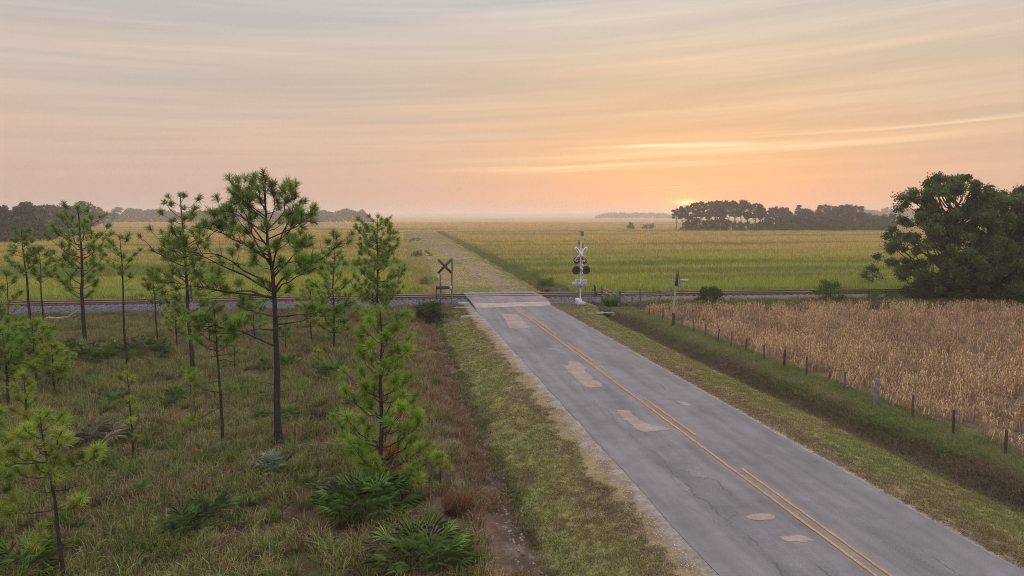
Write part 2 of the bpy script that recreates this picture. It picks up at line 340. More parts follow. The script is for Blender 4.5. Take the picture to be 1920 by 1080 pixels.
# ------------------------------------------------------------------ ground
def axis(a, b, step, lo, hi):
    mid = list(np.arange(a, b, step)); l = []; s = step; p = a
    while p > lo: s *= 1.22; p -= s; l.append(max(p, lo))
    r = []; s = step; p = mid[-1]
    while p < hi: s *= 1.22; p += s; r.append(min(p, hi))
    return np.array(l[::-1] + mid + r)
gx = axis(-24, 32, .16, -5000, 5000); gy1 = axis(9, 66, .19, -1500, 66)
gy = [gy1[-1]]; s_ = .2
while gy[-1] < 6500: s_ = max(.2, gy[-1] * .006 if gy[-1] < 400 else s_ * 1.15); gy.append(min(6500, gy[-1] + s_))
gy = np.concatenate([gy1[:-1], gy])
X, Y = np.meshgrid(gx, gy); nx, ny = len(gx), len(gy)
Z = tz(X, Y); mb = MB(); i = np.arange(nx - 1); j = np.arange(ny - 1)[:, None] * nx
f = np.stack([i + j, i + j + 1, i + j + 1 + nx, i + j + nx], -1).reshape(-1, 4)
mb.add(np.stack([X, Y, Z], -1), f, tc(X.ravel(), Y.ravel()))
mb.obj('ground', M_ground, smooth=True, kind='structure')
# ------------------------------------------------------------------ road
def rz_(y): return .27 * ss(y, 52.5, 58.6)
ys = np.concatenate([np.arange(-12, 52, .5), np.arange(52, 64.6, .18)]); xs = np.array([6.65, 8, 9.3, 10.6, 12, 13.05])
X, Y = np.meshgrid(xs, ys)
X = X + np.where(X < 7, (fbm(Y * .6, Y * 0, 51) - .5) * .14, 0) + np.where(X > 12.9, (fbm(Y * .7, Y * 0 + 4, 52) - .5) * .14, 0)
X = X + np.where(X < 7, -.05, .35) * ss(Y, 54, 58) * ((X < 7) | (X > 12.8))
Yc = np.where(Y > 62, yr(X) + 3.3 + (Y - 64.5) * .2 + (fbm(X * 1.4, X, 61) - .5) * 1.2 * (Y > 64.3), Y)
Zr = rz_(Y) + .02 * np.exp(-((X - 9.9) / 2) ** 2) - .02 - .1 * ss(Y, 63.5, 64.5)
col = np.ones(X.shape + (3,)) * C(.170, .156, .168)
new = ss(Y, 56.2, 56.5)[..., None]; col = col * (1 - new) + C(.20, .165, .17) * new
k, n = X.shape[::-1]; mb = MB(); i = np.arange(k - 1); j = np.arange(n - 1)[:, None] * k
f = np.stack([i + j, i + j + 1, i + j + 1 + k, i + j + k], -1).reshape(-1, 4)
mb.add(np.stack([X, Yc, Zr], -1), f, col.reshape(-1, 3))
for e in (0, k - 1):
    P = np.stack([X[:, e], Yc[:, e], Zr[:, e]], -1); Q = P - [0, 0, .3]; q = np.arange(n - 1)
    mb.add(np.concatenate([P, Q]), np.stack([q, q + 1, q + 1 + n, q + n], -1), (.06, .055, .055))
mb.obj('road', M_road, kind='structure')
def sheet(name, pts, z, col, m, jit=.05, sub=.12):
    jit *= .75
    """irregular flat sheet laid on the road; pts are ground points"""
    P = [np.array(p, float) for p in pts]; o = []
    for a, b in zip(P, P[1:] + P[:1]):
        d = b - a; n = max(1, int(np.linalg.norm(d) / sub))
        for q in range(n): o.append(a + d * q / n + R.normal(0, jit, 2) * (1 if q or jit else 0))
    vs = [(x, y, float(rz_(y)) + .02 * math.exp(-((x - 9.9) / 2) ** 2) - .02 + z) for x, y in o]
    me = bpy.data.meshes.new(name); me.from_pydata(vs, [], [list(range(len(vs)))])
    ca = me.color_attributes.new('Col', 'FLOAT_COLOR', 'POINT')
    for d in ca.data: d.color = (*col, 1)
    me.materials.append(m); ob = bpy.data.objects.new(name, me); S.collection.objects.link(ob); ob['kind'] = 'structure'; return ob
def pxs(L): return [G(u, v, 0) for u, v in L]
cc = (.31, .258, .228)
sheet('road_patch', pxs([(940, 589), (970, 589), (980, 599), (990, 612), (998, 614), (968, 616), (955, 614), (948, 602)]), .006, cc, M_patch, .07)
sheet('road_patch', pxs([(926, 585), (944, 586), (946, 590), (930, 589)]), .006, (.26, .215, .21), M_patch, .05)
sheet('road_patch', pxs([(1067, 677), (1085, 679), (1100, 690), (1095, 697), (1111, 705), (1110, 712), (1122, 715), (1131, 724), (1108, 727), (1097, 725), (1080, 710), (1055, 685), (1065, 683)]), .006, cc, M_patch, .045)
sheet('road_patch', pxs([(1151, 767), (1180, 770), (1197, 785), (1220, 797), (1254, 802), (1256, 806), (1210, 809), (1195, 806), (1170, 785)]), .006, cc, M_patch, .045)
sheet('road_patch', pxs([(1427 + 27 * math.cos(t), 969 + 6.5 * math.sin(t)) for t in np.arange(0, 6.28, .4)]), .006, (.33, .25, .215), M_patch, .02)
sheet('road_patch', pxs([(1463, 1005), (1487, 1003), (1512, 1007), (1528, 1013), (1512, 1016), (1480, 1015), (1466, 1012)]), .006, (.33, .25, .215), M_patch, .03)
sheet('road_patch', pxs([(1263, 894), (1274, 898), (1292, 915), (1291, 923), (1278, 918), (1268, 905)]), .006, (.225, .20, .20), M_patch, .02)
sheet('road_patch', pxs([(1286, 880), (1310, 882), (1330, 890), (1322, 897), (1300, 895)]), .006, (.225, .195, .195), M_patch, .04)
sheet('road_patch', pxs([(1268, 751), (1290, 755), (1296, 759), (1280, 759), (1276, 755)]), .006, (.34, .28, .26), M_patch, .02)
sheet('road_patch', pxs([(1028, 652), (1050, 653), (1048, 656), (1030, 655)]), .006, (.28, .24, .235), M_patch, .03)
sheet('road_patch', [(6.75, 54.35), (8.4, 54.3), (11.5, 54.35), (12.95, 54.6), (13.2, 56.3), (11, 56.15), (9, 56.1), (6.7, 56.2)], .006, (.37, .31, .285), M_patch, .04)
def line(name, x, y0, y1, w=.115):
    n = max(2, int((y1 - y0) / .22)); ysn = np.linspace(y0, y1, n)
    a = [(x - w / 2 + R.normal(0, .007), y) for y in ysn]; b = [(x + w / 2 + R.normal(0, .007), y) for y in ysn[::-1]]
    return sheet(name, a + b, .012, (.48, .27, .095), M_line, 0, 99)
for a in ((-12, 20), (20, 36), (36, 54.2)): line('centre_line', 9.86, *a, .088)
for a, b in ((-12, 18.1), (21.2, 26), (31.3, 32.0), (33.2, 38.5), (41.2, 48.3), (50, 54.1)): line('dashed_line', 10.16, a, b, .078)
for off in (-.16, .13, 1.34, 1.63):                                   # dark flangeways beside the rails
    xa = np.linspace(6.9, 13.1, 20); ya = yr(xa) + off
    sheet('flangeway', list(zip(xa, ya - .055)) + list(zip(xa[::-1], ya[::-1] + .055)), .012, (.035, .03, .03), M_patch, 0, 99)
# ------------------------------------------------------------------ railway
tr = thing('railway_track', 'rusty railway track on grey ballast crossing the road and running along the marsh', 'railway track', (0, 60, .05))
def railmb(off):
    mb = MB(); xs = np.arange(-75, 131, 1.0); y = yr(xs) + off
    prof = [(-.075, 0), (-.075, .015), (-.012, .04), (-.012, .12), (-.036, .135), (-.036, .17), (.036, .17), (.036, .135), (.012, .12), (.012, .04), (.075, .015), (.075, 0)]
    v = np.array([[[x, yy + a * 1.5, .13 + b * 1.05] for a, b in prof] for x, yy in zip(xs, y)]); k = len(prof); n = len(xs)
    c = np.ones((n, k, 3)) * C(.12, .06, .045); c[:, 5:7] = C(.34, .25, .22)
    i = np.arange(n - 1)[:, None] * k; j = np.arange(k); j2 = (j + 1) % k
    mb.add(v, np.stack([i + j, i + k + j, i + k + j2, i + j2], -1).reshape(-1, 4), c.reshape(-1, 3)); return mb
for o_ in (0, 1.5):
    ob = railmb(o_).obj('rail', M_rail, tr); ob.location = (0, -60, -.05)
tie = MB(); box(tie, (0, 0, 0), (.24, 2.6, .17), 0, (.075, .055, .05)); tme = tie.mesh('tie', M_wood)
rest = MB(); cnt = 0
xs = [x for x in np.arange(-74, 130, .62) if not 6.2 < x < 13.7]
order = sorted(xs, key=lambda x: abs(x - 12)); nearset = set(order[:98])
for x in xs:
    p = (x, float(yr(x)) + .75 - 60, .01 + R.normal(0, .01)); sl_ = math.atan(-.045 - .0012 * x)
    if x in nearset:
        o = bpy.data.objects.new('tie', tme); S.collection.objects.link(o); o.parent = tr; o.location = p; o.rotation_euler[2] = sl_
    else: box(rest, p, (.24, 2.6, .17), sl_, (.075, .055, .05))
rest.obj('far_ties', M_wood, tr, kind='stuff')
# ballast stones
def stones(P, s, col, mb, jit=.3):
    ico = np.array([[1, 0, 0], [-1, 0, 0], [0, 1, 0], [0, -1, 0], [0, 0, 1], [0, 0, -1]], float)
    fc = np.array([[0, 2, 4], [2, 1, 4], [1, 3, 4], [3, 0, 4], [2, 0, 5], [1, 2, 5], [3, 1, 5], [0, 3, 5]])
    m = len(P); v = ico[None] * s[:, None, None] * R.uniform(.5, 1.1, (m, 6, 1)); a = R.uniform(0, 6.28, m)
    c, sn = np.cos(a), np.sin(a); vx = v[..., 0] * c[:, None] - v[..., 1] * sn[:, None]; vy = v[..., 0] * sn[:, None] + v[..., 1] * c[:, None]
    v = np.stack([vx, vy, v[..., 2] * .7], -1) + P[:, None]
    f = (np.arange(m)[:, None, None] * 6 + fc).reshape(-1, 3); j = R.uniform(1 - jit, 1 + jit, (m, 1, 1))
    mb.add(v, f, (np.ones((m, 6, 3)) * col * j).reshape(-1, 3))
mb = MB(); n = 26000; x = R.uniform(-36, 24, n); d = R.uniform(-2.75, 3.2, n); k = ~((x > 6) & (x < 13.6)) & ~((x > 18) & (R.uniform(0, 1, n) < .5)); x, d = x[k], d[k]
y = yr(x) + d; stones(np.stack([x, y, tz(x, y) + .01], -1), R.uniform(.03, .085, len(x)), C(.17, .165, .195), mb, .6)
mb.obj('ballast_stones', M_stone, kind='stuff', label='grey and violet crushed stones of the railway bed', category='gravel')
mb = MB(); n = 900; y = 8 + 43 * R.uniform(0, 1, n) ** 1.3; x = 3.05 + R.normal(0, .2, n)
stones(np.stack([x, y, tz(x, y)], -1), R.uniform(.02, .08, n), C(.24, .2, .19), mb, .5)
n = 700; y = 12 + 40 * R.uniform(0, 1, n); x = 16.8 + R.normal(0, .22, n); stones(np.stack([x, y, tz(x, y)], -1), R.uniform(.02, .07, n), C(.25, .21, .19), mb, .4)
n = 5000; y = 8 + 48 * R.uniform(0, 1, n) ** 1.4; x = np.where(R.uniform(0, 1, n) < .8, 6.4 - np.abs(R.normal(0, .25, n)), 13.15 + np.abs(R.normal(0, .08, n)))
stones(np.stack([x, y, tz(x, y)], -1), R.uniform(.008, .03, n), C(.42, .36, .33), mb, .4)
mb.obj('ditch_stones', M_stone, kind='stuff', label='pale stones and broken shell in the roadside ditches and road edges', category='gravel')
# ------------------------------------------------------------------ grasses (uncountable)
def scat(n, x0, x1, y0, y1, p=1.6):
    """points denser towards the camera, inside the view"""
    y = y0 + (y1 - y0) * R.uniform(0, 1, n) ** p; x = R.uniform(x0, x1, n); k = infr(x, y, .3); return x[k], y[k]
def gcol(x, y, a, b, nz=.35, sd=70, fr=.5):
    t = np.clip((fbm(x * fr, y * fr, sd) - .5) * 3 + .5 + R.normal(0, nz, len(x)), 0, 1); return mixa(a, b, t)
# pine savanna on the left
mb = MB(); x, y = scat(78000, -52, 2.2, 8, 55, 1.35)
dens = fbm(x * .9, y * .9, 60); k = dens + R.normal(0, .10, len(x)) > .44; x, y, dens = x[k], y[k], dens[k]
P = np.stack([x, y, tz(x, y) - .02], -1); pr = R.uniform(0, 1, len(x)) + .9 * (fbm(x * .35, y * .35, 61) - .5) - .25 * ss(y, 30, 50) - .25*ss(x, 0, 2)
gr = pr > .33
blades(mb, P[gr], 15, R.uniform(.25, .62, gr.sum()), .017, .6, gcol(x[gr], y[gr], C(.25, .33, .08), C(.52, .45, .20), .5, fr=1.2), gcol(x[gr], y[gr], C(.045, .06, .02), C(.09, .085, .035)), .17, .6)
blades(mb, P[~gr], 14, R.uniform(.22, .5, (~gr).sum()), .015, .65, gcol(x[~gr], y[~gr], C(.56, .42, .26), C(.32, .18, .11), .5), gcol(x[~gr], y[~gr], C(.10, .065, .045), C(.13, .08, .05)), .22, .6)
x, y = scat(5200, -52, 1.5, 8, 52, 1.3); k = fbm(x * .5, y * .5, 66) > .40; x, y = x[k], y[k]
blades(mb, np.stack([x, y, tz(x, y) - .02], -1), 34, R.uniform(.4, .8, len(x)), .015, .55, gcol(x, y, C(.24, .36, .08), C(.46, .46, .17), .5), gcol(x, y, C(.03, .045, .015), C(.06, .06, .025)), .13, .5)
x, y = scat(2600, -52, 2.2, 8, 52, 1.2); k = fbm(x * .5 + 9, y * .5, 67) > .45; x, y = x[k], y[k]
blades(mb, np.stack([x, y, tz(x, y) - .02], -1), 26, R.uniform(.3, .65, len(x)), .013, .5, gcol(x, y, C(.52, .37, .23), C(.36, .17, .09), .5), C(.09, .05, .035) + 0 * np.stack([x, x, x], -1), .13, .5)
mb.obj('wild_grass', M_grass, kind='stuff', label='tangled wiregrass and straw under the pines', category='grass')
# mown verges
mb = MB()
for (x0, x1, n) in ((3.3, 6.4, 42000), (13.2, 16.5, 34000)):
    x, y = scat(n, x0, x1, 8, 57, 1.5); k = fbm(x * 2.2, y * 2.2, 62) + R.normal(0, .25, len(x)) > .33; x, y = x[k], y[k]
    k = (np.abs(x - 10) > 3.95 + (fbm(x * 2, y * 2, 63) - .3) * 1.0) | (x > 10); x, y = x[k], y[k]
    c = tc(x, y); g_ = gcol(x, y, C(.21, .205, .075), C(.31, .235, .125), .5, fr=2)
    blades(mb, np.stack([x, y, tz(x, y)], -1), 8, R.uniform(.035, .085, len(x)), .014, .8, c * .85 + g_ * .35, c * .75, .09)
mb.obj('mown_grass', M_grass, kind='stuff', label='short yellow green mown grass on the verges', category='grass')
# banks, field edge, strip before the railway
mb = MB(); x, y = scat(25000, 16.85, 19.9, 13, 54, 1.3); g_ = ss(x + R.normal(0, .4, len(x)) + (fbm(x * .9, y * .45, 69) - .5) * 2.6, 17.6, 18.5)
P = np.stack([x, y, tz(x, y)], -1)
blades(mb, P, 11, .20 * R.uniform(.6, 1.4, len(x)) + .09 * g_ * R.uniform(.5, 1.5, len(x)), .017, .7, mixa(gcol(x, y, C(.36, .26, .18), C(.22, .19, .10), .5), gcol(x, y, C(.22, .31, .085), C(.42, .35, .18), .55, fr=1.1), g_), mixa(C(.12, .085, .065) + 0 * P, C(.07, .10, .03) + 0 * P, g_), .16)
x, y = scat(16000, 14, 60, 45, 60.5, 1.0); k = (y < yr(x) - 2.6 + np.where(x > 23, .9, 0)) & (y > 51.6 - .13 * (x - 20)) | ((y > 52) & (x < 19.6)); k &= (y < yr(x) - 2.3) & (x > 17); x, y = x[k], y[k]
blades(mb, np.stack([x, y, tz(x, y)], -1), 12, R.uniform(.3, .75, len(x)) * (.5 + .5 * ss(x, 18, 24)), .022, .45, gcol(x, y, C(.16, .20, .06), C(.24, .19, .09)), gcol(x, y, C(.05, .07, .02), C(.10, .08, .04)), .2)
x, y = scat(9000, -40, 5.8, 51, 59.5, 1.0); k = (y < yr(x) - 2.5); x, y = x[k], y[k]
blades(mb, np.stack([x, y, tz(x, y)], -1), 10, R.uniform(.15, .45, len(x)) * (1 - .5 * ss(x, 2, 5)), .02, .5, gcol(x, y, C(.30, .23, .13), C(.19, .19, .07)), gcol(x, y, C(.12, .085, .05), C(.08, .08, .03)), .2)
n = 6500; y = 8 + 45 * R.uniform(0, 1, n) ** 1.4; x = 2.9 + np.abs(R.normal(0, .5, n)) * np.where(R.uniform(0, 1, n) < .6, -1, .9); k = (np.abs(x - 2.95) > .10) & (fbm(x * 1.5, y * .8, 68) > .42); x, y = x[k], y[k]
P = np.stack([x, y, tz(x, y)], -1); gg = ss(x + R.normal(0, .3, len(x)), 2.9, 3.3)
blades(mb, P, 11, R.uniform(.10, .30, len(x)) * (1 - .4 * gg), .015, .8, mixa(gcol(x, y, C(.34, .19, .11), C(.36, .26, .16), .5), C(.20, .26, .07) + 0 * P, gg), mixa(C(.12, .075, .05) + 0 * P, C(.06, .08, .03) + 0 * P, gg), .14, .5)
mb.obj('rough_grass', M_grass, kind='stuff', label='rough green and brown grass on the ditch banks and railway edge', category='grass')
# mown lane beyond, scrubby edges
mb = MB(); n = 34000; y = 64.5 * np.exp(R.uniform(0, 1, n) ** 1.3 * math.log(330 / 64.5)); x = R.uniform(2, 20.5, n) + (y - 70) * .016; k = infr(x, y); x, y = x[k], y[k]
xd = 15.3 + (y - 70) * .022; xs_ = 4.6 + (y - 70) * .012
inl = (x > xs_ + .6) & (x < xd - .6); far_ = (x >= xd + .5); lf = (x <= xs_ + .6); P = np.stack([x, y, tz(x, y)], -1)
c = tc(x, y)
blades(mb, P[inl], 6, R.uniform(.04, .09, inl.sum()), y[inl] * .00045, .8, c[inl] * 1.1, c[inl] * .95, .2, .2)
blades(mb, P[far_], 8, R.uniform(.25, .6, far_.sum()), .03, .5, gcol(x[far_], y[far_], C(.18, .22, .07), C(.32, .28, .11)), C(.11, .12, .05) + 0 * P[far_], .22)
blades(mb, P[lf], 8, R.uniform(.15, .4, lf.sum()), .03, .5, gcol(x[lf], y[lf], C(.30, .30, .09), C(.50, .38, .15), .3, fr=.12), C(.30, .25, .10) + 0 * P[lf], .22)
mb.obj('lane_grass', M_grass, kind='stuff', label='thin grass along the unpaved lane beyond the railway', category='grass')
# marsh
mb = MB()
n = 165000; u = R.uniform(-60, 1980, n); y = 62 * np.exp(R.uniform(0, 1, n) ** 1.15 * math.log(720 / 62)); x = y * np.tan(YAW + np.arctan((u - 960) / F)); y = y + R.uniform(-1, 1, n)
xd = 15.3 + (y - 70) * .022; xs_ = 4.6 + (y - 70) * .012; e = fbm(x * .3, y * .3, 81)
k = (y > yr(x) + 4.0 + e) & ((x > xd + 2.0 + 2.0 * e) | (x < xs_ - .8 - 3.5 * e) | (y > 300 + 70 * fbm(x * .15, y * .01, 83))); x, y = x[k], y[k]
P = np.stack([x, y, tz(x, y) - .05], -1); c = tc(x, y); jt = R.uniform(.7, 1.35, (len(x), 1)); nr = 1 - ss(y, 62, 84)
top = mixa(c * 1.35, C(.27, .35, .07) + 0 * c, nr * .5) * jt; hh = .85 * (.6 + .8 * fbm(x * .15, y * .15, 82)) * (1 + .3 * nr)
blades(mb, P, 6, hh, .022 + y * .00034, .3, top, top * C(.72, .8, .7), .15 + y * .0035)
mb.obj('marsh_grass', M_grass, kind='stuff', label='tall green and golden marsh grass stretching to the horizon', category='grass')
# dried crop
mb = MB(); n = 30000; y = 9 + 46 * R.uniform(0, 1, n) ** 1.1; x = R.uniform(19.2, 62, n); x = np.round(x / .76) * .76 + R.normal(0, .06, n); y = y + 0 * x
k = infr(x, y, 0, 200) & (y < 51.8 - .13 * (x - 20)) & (x > 19.35) & (fbm(x * .8, y * .8, 91, 3) > .40); x, y = x[k], y[k]
P = np.stack([x, y, tz(x, y)], -1); m = len(x); hh = R.uniform(.62, 1.05, m) * (.85 + .3 * fbm(x * .3, y * .3, 92))
ct = gcol(x, y, C(.55, .37, .205), C(.34, .215, .12), .6); cb = ct * .8
blades(mb, P, 2, hh, .022, .07, ct * 1.05, cb, .03)
for q in range(6):                                                    # drooping leaves
    hz = hh * R.uniform(.3, .98, m); a = R.uniform(0, 6.28, m); l = R.uniform(.12, .30, m); d_ = np.stack([np.cos(a), np.sin(a), 0 * a], -1)
    B = P + np.stack([0 * a, 0 * a, hz], -1); sd = np.stack([-np.sin(a), np.cos(a), 0 * a], -1) * R.uniform(.009, .024, m)[:, None]
    M_ = B + d_ * (l * .5)[:, None]; M_[:, 2] += l * R.uniform(-.1, .5, m); T = B + d_ * l[:, None]; T[:, 2] -= l * R.uniform(.1, 1.2, m)
    v = np.stack([B, M_ - sd, M_ + sd, T], 1); k4 = np.arange(m)[:, None] * 4; f = np.concatenate([k4 + [0, 1, 2], k4 + [2, 1, 3]])
    j_ = R.uniform(.65, 1.25, (m, 1, 1)); mb.add(v, f, (np.ones((m, 4, 1)) * ct[:, None] * j_).reshape(-1, 3))
mb.obj('crop_field', M_dry, kind='stuff', label='dry tan crop stalks standing in the fenced field', category='crop')
# ------------------------------------------------------------------ pines
def unit(a): a = np.asarray(a, float); return a / (np.linalg.norm(a, axis=-1, keepdims=True) + 1e-9)
def needles(mb, Cn, D, ln, n, w, col, up=.25):
    """star-shaped tufts of long needles at Cn pointing along D"""
    m = len(Cn)
    if not m: return
    cj = col * R.uniform(.65, 1.4, (m, 1)) * (1 + R.normal(0, .06, (m, 3)))
    Cn = np.repeat(Cn, n, 0); D = np.repeat(D, n, 0); cj = np.repeat(cj, n, 0); ln = np.repeat(np.broadcast_to(ln, m), n); k = len(Cn)
    d = unit(unit(R.normal(0, 1, (k, 3))) * 1.0 + D * .62 + [0, 0, up]); l = ln * R.uniform(.65, 1.05, k)
    o = Cn - D * (R.uniform(-.02, .16, k) * ln / .28)[:, None]
    s = unit(np.cross(d, R.normal(0, 1, (k, 3)))) * (w / 2); mid = o + d * (l * .55)[:, None]
    tip = o + d * l[:, None]; tip[:, 2] -= l * .10
    v = np.stack([o - s * .6, o + s * .6, mid + s, mid - s, tip], 1)
    i = np.arange(k)[:, None] * 5; f = np.concatenate([i + [0, 1, 2], i + [0, 2, 3], i + [3, 2, 4]])
    j = R.uniform(.85, 1.15, (k, 1)); mb.add(v, f, np.stack([cj * C(.6, .5, .5) * j, cj * C(.6, .5, .5) * j, cj * j, cj * j, cj * 1.15 * j], 1))  # needle bases darkened: brown sheaths, plus tuft-centre shade painted into the colour
BK = C(.058, .047, .048)
def curve(a, b, sag, n=6, wob=.03):
    t = np.linspace(0, 1, n)[:, None]; p = a * (1 - t) + b * t; p[:, 2] -= (np.sin(t[:, 0] * math.pi) * sag)
    l = np.linalg.norm(b - a); q = R.normal(0, wob * l, (n, 3)); q[0] = 0; q[-1] *= .3; return p + q
def pine(u, v, vt, prof, nl, label, tuft=.27, rt=.10, col=(.10, .165, .035), nn=70, tw=4, bare=0, limbs=None, du=0, crown=None, stub=4, group='pines on the grassy ground beside the road'):
    p = gp(u, v); s = float(px2m(p)); Ht = (v - vt) * s * 1.0; col = np.array(col)
    t = thing('pine_tree', label, 'pine tree', p, group)
    rt *= .8; depth = s * F; w = max(.009, depth * .0005); tk = MB(); br = MB(); nd = MB(); cs = []; ds = []
    right = RT[:2]
    zz = np.linspace(0, 1, 11); bx = (fbm(zz * 2.2 + u, zz * 0 + v, 3) - .5) * .05 * Ht; by = (fbm(zz * 2.2 + v, zz * 0 + u, 9) - .5) * .05 * Ht
    bx -= bx[0]; by -= by[0]; bx += du * s * zz
    TP = np.stack([right[0] * bx + FW[0] * by, right[1] * bx + FW[1] * by, zz * Ht * .97], -1)
    rr = rt * (1.0 - .80 * zz ** 1.2); rr[0] *= 1.3
    TPx = np.concatenate([[TP[0] - [0, 0, .25]], TP]); tube(tk, TPx, np.concatenate([[rr[0] * 1.1], rr]), 9, BK)
    def tp(h): return np.array([np.interp(h, TP[:, 2], TP[:, i]) for i in range(3)])
    pv = np.array([a[0] for a in prof], float); hh = (v - pv) * s; pl = np.array([a[1] for a in prof]) * s; pr = np.array([a[2] for a in prof]) * s
    o_ = np.argsort(hh); hh, pl, pr = hh[o_], pl[o_], pr[o_]
    LB = []
    hb0 = hh[0]; htop = Ht
    if limbs:
        for (vb, *pts, dep) in limbs:                                  # start height, outline of the limb, depth offset in m
            hb = (v - vb) * s; Q = []
            for i in range(0, len(pts), 2):
                dx = (pts[i] - u) * s; dd = dep * (i / 2 + 1) / (len(pts) / 2)
                Q.append([RT[0] * dx + math.sin(YAW) * dd, RT[1] * dx + math.cos(YAW) * dd, (v - pts[i + 1]) * s])
            LB.append((hb, np.array(Q), 1))
    for q in range(nl):
        tq = (q + R.uniform(0, 1)) / nl; h = hb0 + (htop - hb0) * (tq ** .9) * .97; a = q * 2.4 + R.uniform(-.5, .5)
        c = math.cos(a); r = (np.interp(h, hh, pr) * (1 + c) / 2 + np.interp(h, hh, pl) * (1 - c) / 2) * R.uniform(.55, 1.0)
        rise = R.uniform(.45, 1.0) * r; hb = max(h - rise, hb0 * .92 + .0 * Ht); r2 = np.array([right[0] * c + math.sin(YAW) * math.sin(a), right[1] * c + math.cos(YAW) * math.sin(a)])
        base = tp(min(hb, Ht * .95)); LB.append((hb, np.array([[base[0] + r2[0] * r, base[1] + r2[1] * r, h]]), 0))
    for hb, e, main in LB:
        a = tp(min(hb, Ht * .95)); E_ = e; e = e[-1]; L_ = np.linalg.norm(e - a)
        if len(E_) > 1:
            K_ = np.concatenate([[a], E_]); tt = np.concatenate([[0], np.cumsum(np.linalg.norm(np.diff(K_, axis=0), axis=1))]); tt /= tt[-1]
            P = np.stack([np.interp(np.linspace(0, 1, 7), tt, K_[:, i]) for i in range(3)], -1) + R.normal(0, .016 * L_, (7, 3)) * np.linspace(0, 1, 7)[:, None]
        else: P = curve(a, e, .10 * L_, 7, .022)
        r0 = max(.008, min(rt * .42, .012 * L_ + .006)); tube(br, P, np.linspace(r0, max(.006, depth * .00018), 7), 5, BK * 1.15, False)
        cs.append(P[-1]); ds.append(unit(P[-1] - P[-2])); k = max(1, int(L_ * tw * (1.6 if main else 1)))
        for x in (R.uniform(.32, 1, k) if not main else 1 - .62 * R.uniform(0, 1, k) ** 1.5):
            i = min(int(x * 6), 5); q = P[i] * (1 - (x * 6 - i)) + P[i + 1] * (x * 6 - i); d = unit(P[i + 1] - P[i])
            l = R.uniform(.35, 1.0) * min(.8, .16 + .20 * L_) * (1.15 - .4 * x) * (1.35 if main else 1)
            td = unit(d * .7 + R.normal(0, .55, 3) + [0, 0, .45]); en = q + td * l
            Q = curve(q, en, .1 * l, 4, .06); tube(br, Q, np.linspace(max(.006, r0 * .35), max(.004, depth * .00014), 4), 4, BK * 1.2, False)
            if R.uniform() > bare: cs.append(en); ds.append(unit(en - Q[-2]))
    cs.append(TP[-1]); ds.append(np.array([0, 0, 1.]))
    if Ht > 1:                                                          # dead stubs on the bare trunk
        for q in range(stub):
            h = R.uniform(.25, .95) * hb0; a_ = tp(h); an = R.uniform(0, 6.28); l = R.uniform(.2, .8) * min(1, Ht / 6)
            tube(br, curve(a_, a_ + np.array([math.cos(an) * l, math.sin(an) * l, R.uniform(-.1, .25) * l]), 0, 4, .07), np.linspace(.014, .006, 4), 4, BK * 1.3, False)
    cs = np.array(cs); ds = np.array(ds); nn = int(nn * 1.2) if nn < 80 else nn
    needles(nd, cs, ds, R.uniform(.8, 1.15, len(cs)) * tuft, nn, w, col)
    tk.v += br.v; tk.c += br.c; off = tk.n; tk.f3 += [f_ + off for f_ in br.f3]; tk.f4 += [f_ + off for f_ in br.f4]
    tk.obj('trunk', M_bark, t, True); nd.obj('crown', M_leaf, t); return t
DG = (.16, .24, .045); MG = (.205, .31, .05); BG = (.22, .33, .058); YG = (.30, .37, .07)
def hero():
    pine(522, 832, 348, [(340, 5, 5), (355, 30, 35), (375, 60, 60), (400, 75, 70), (440, 50, 50), (480, 50, 40), (530, 40, 40), (560, 20, 20)], 16,
     'tallest pine left of the road, thick dark trunk and broad open crown against the sky', .31, .155, (.165, .255, .05), 90, 3.4, .2, limbs=[
     (547, 475, 517, 425, 492, 400, 475, 372, 458, -.5), (532, 475, 505, 455, 480, 425, 470, 395, 480, -1.3), (500, 500, 467, 482, 430, 475, 405, 460, 362, .2), (480, 462, 452, 440, 430, 412, 432, -.9), (465, 478, 425, 455, 405, 428, 392, 1.2),
     (543, 540, 520, 575, 500, 612, 487, 637, 458, .4), (508, 532, 495, 570, 490, 600, 478, 1.2), (550, 548, 530, 580, 515, 612, 500, -1.4), (505, 532, 475, 552, 430, 572, 392, 580, 372, -.5), (467, 540, 445, 562, 420, 585, 400, 1.0), (435, 545, 402, 548, 352, .3),
     (648, 475, 622, 425, 606, 398, 604, -.6), (592, 575, 592, 628, 587, .8), (607, 562, 605, 590, 590, 1.5), (592, 475, 588, 440, 584, 1.2), (617, 495, 610, 455, 627, -1.0), (560, 470, 545, 420, 552, 380, 545, 1.0), (556, 455, 540, 385, 520, -1.8),
     (415, 490, 390, 478, 360, -.6), (425, 535, 395, 530, 350, -.3), (410, 475, 385, 440, 375, .8), (400, 490, 360, 482, 345, .5), (395, 520, 360, 522, 342, -.3), (450, 580, 425, 596, 415, -.8), (440, 465, 400, 437, 400, -1.), (520, 585, 470, 600, 455, -1.8), (490, 440, 450, 405, 440, 1.8)], du=-14, stub=8)
hero()
pine(718, 912, 568, [(565, 8, 10), (585, 40, 50), (620, 55, 60), (650, 65, 60), (690, 80, 75), (725, 60, 75), (760, 95, 90), (800, 115, 110), (840, 60, 110), (870, 40, 130), (900, 30, 80)], 52,
     'bushy bright green pine beside the left ditch, foliage down to the ground', .325, .095, (.24, .35, .055), 110, 2.7, .12, du=-2, stub=0)
pine(160, 655, 377, [(375, 5, 5), (385, 30, 25), (400, 60, 50), (430, 65, 60), (470, 60, 45), (510, 70, 35), (550, 30, 30)], 34, 'tall slender pine with layered crown in front of the dark woods', .34, .15, MG, 50, 3.2, .2)
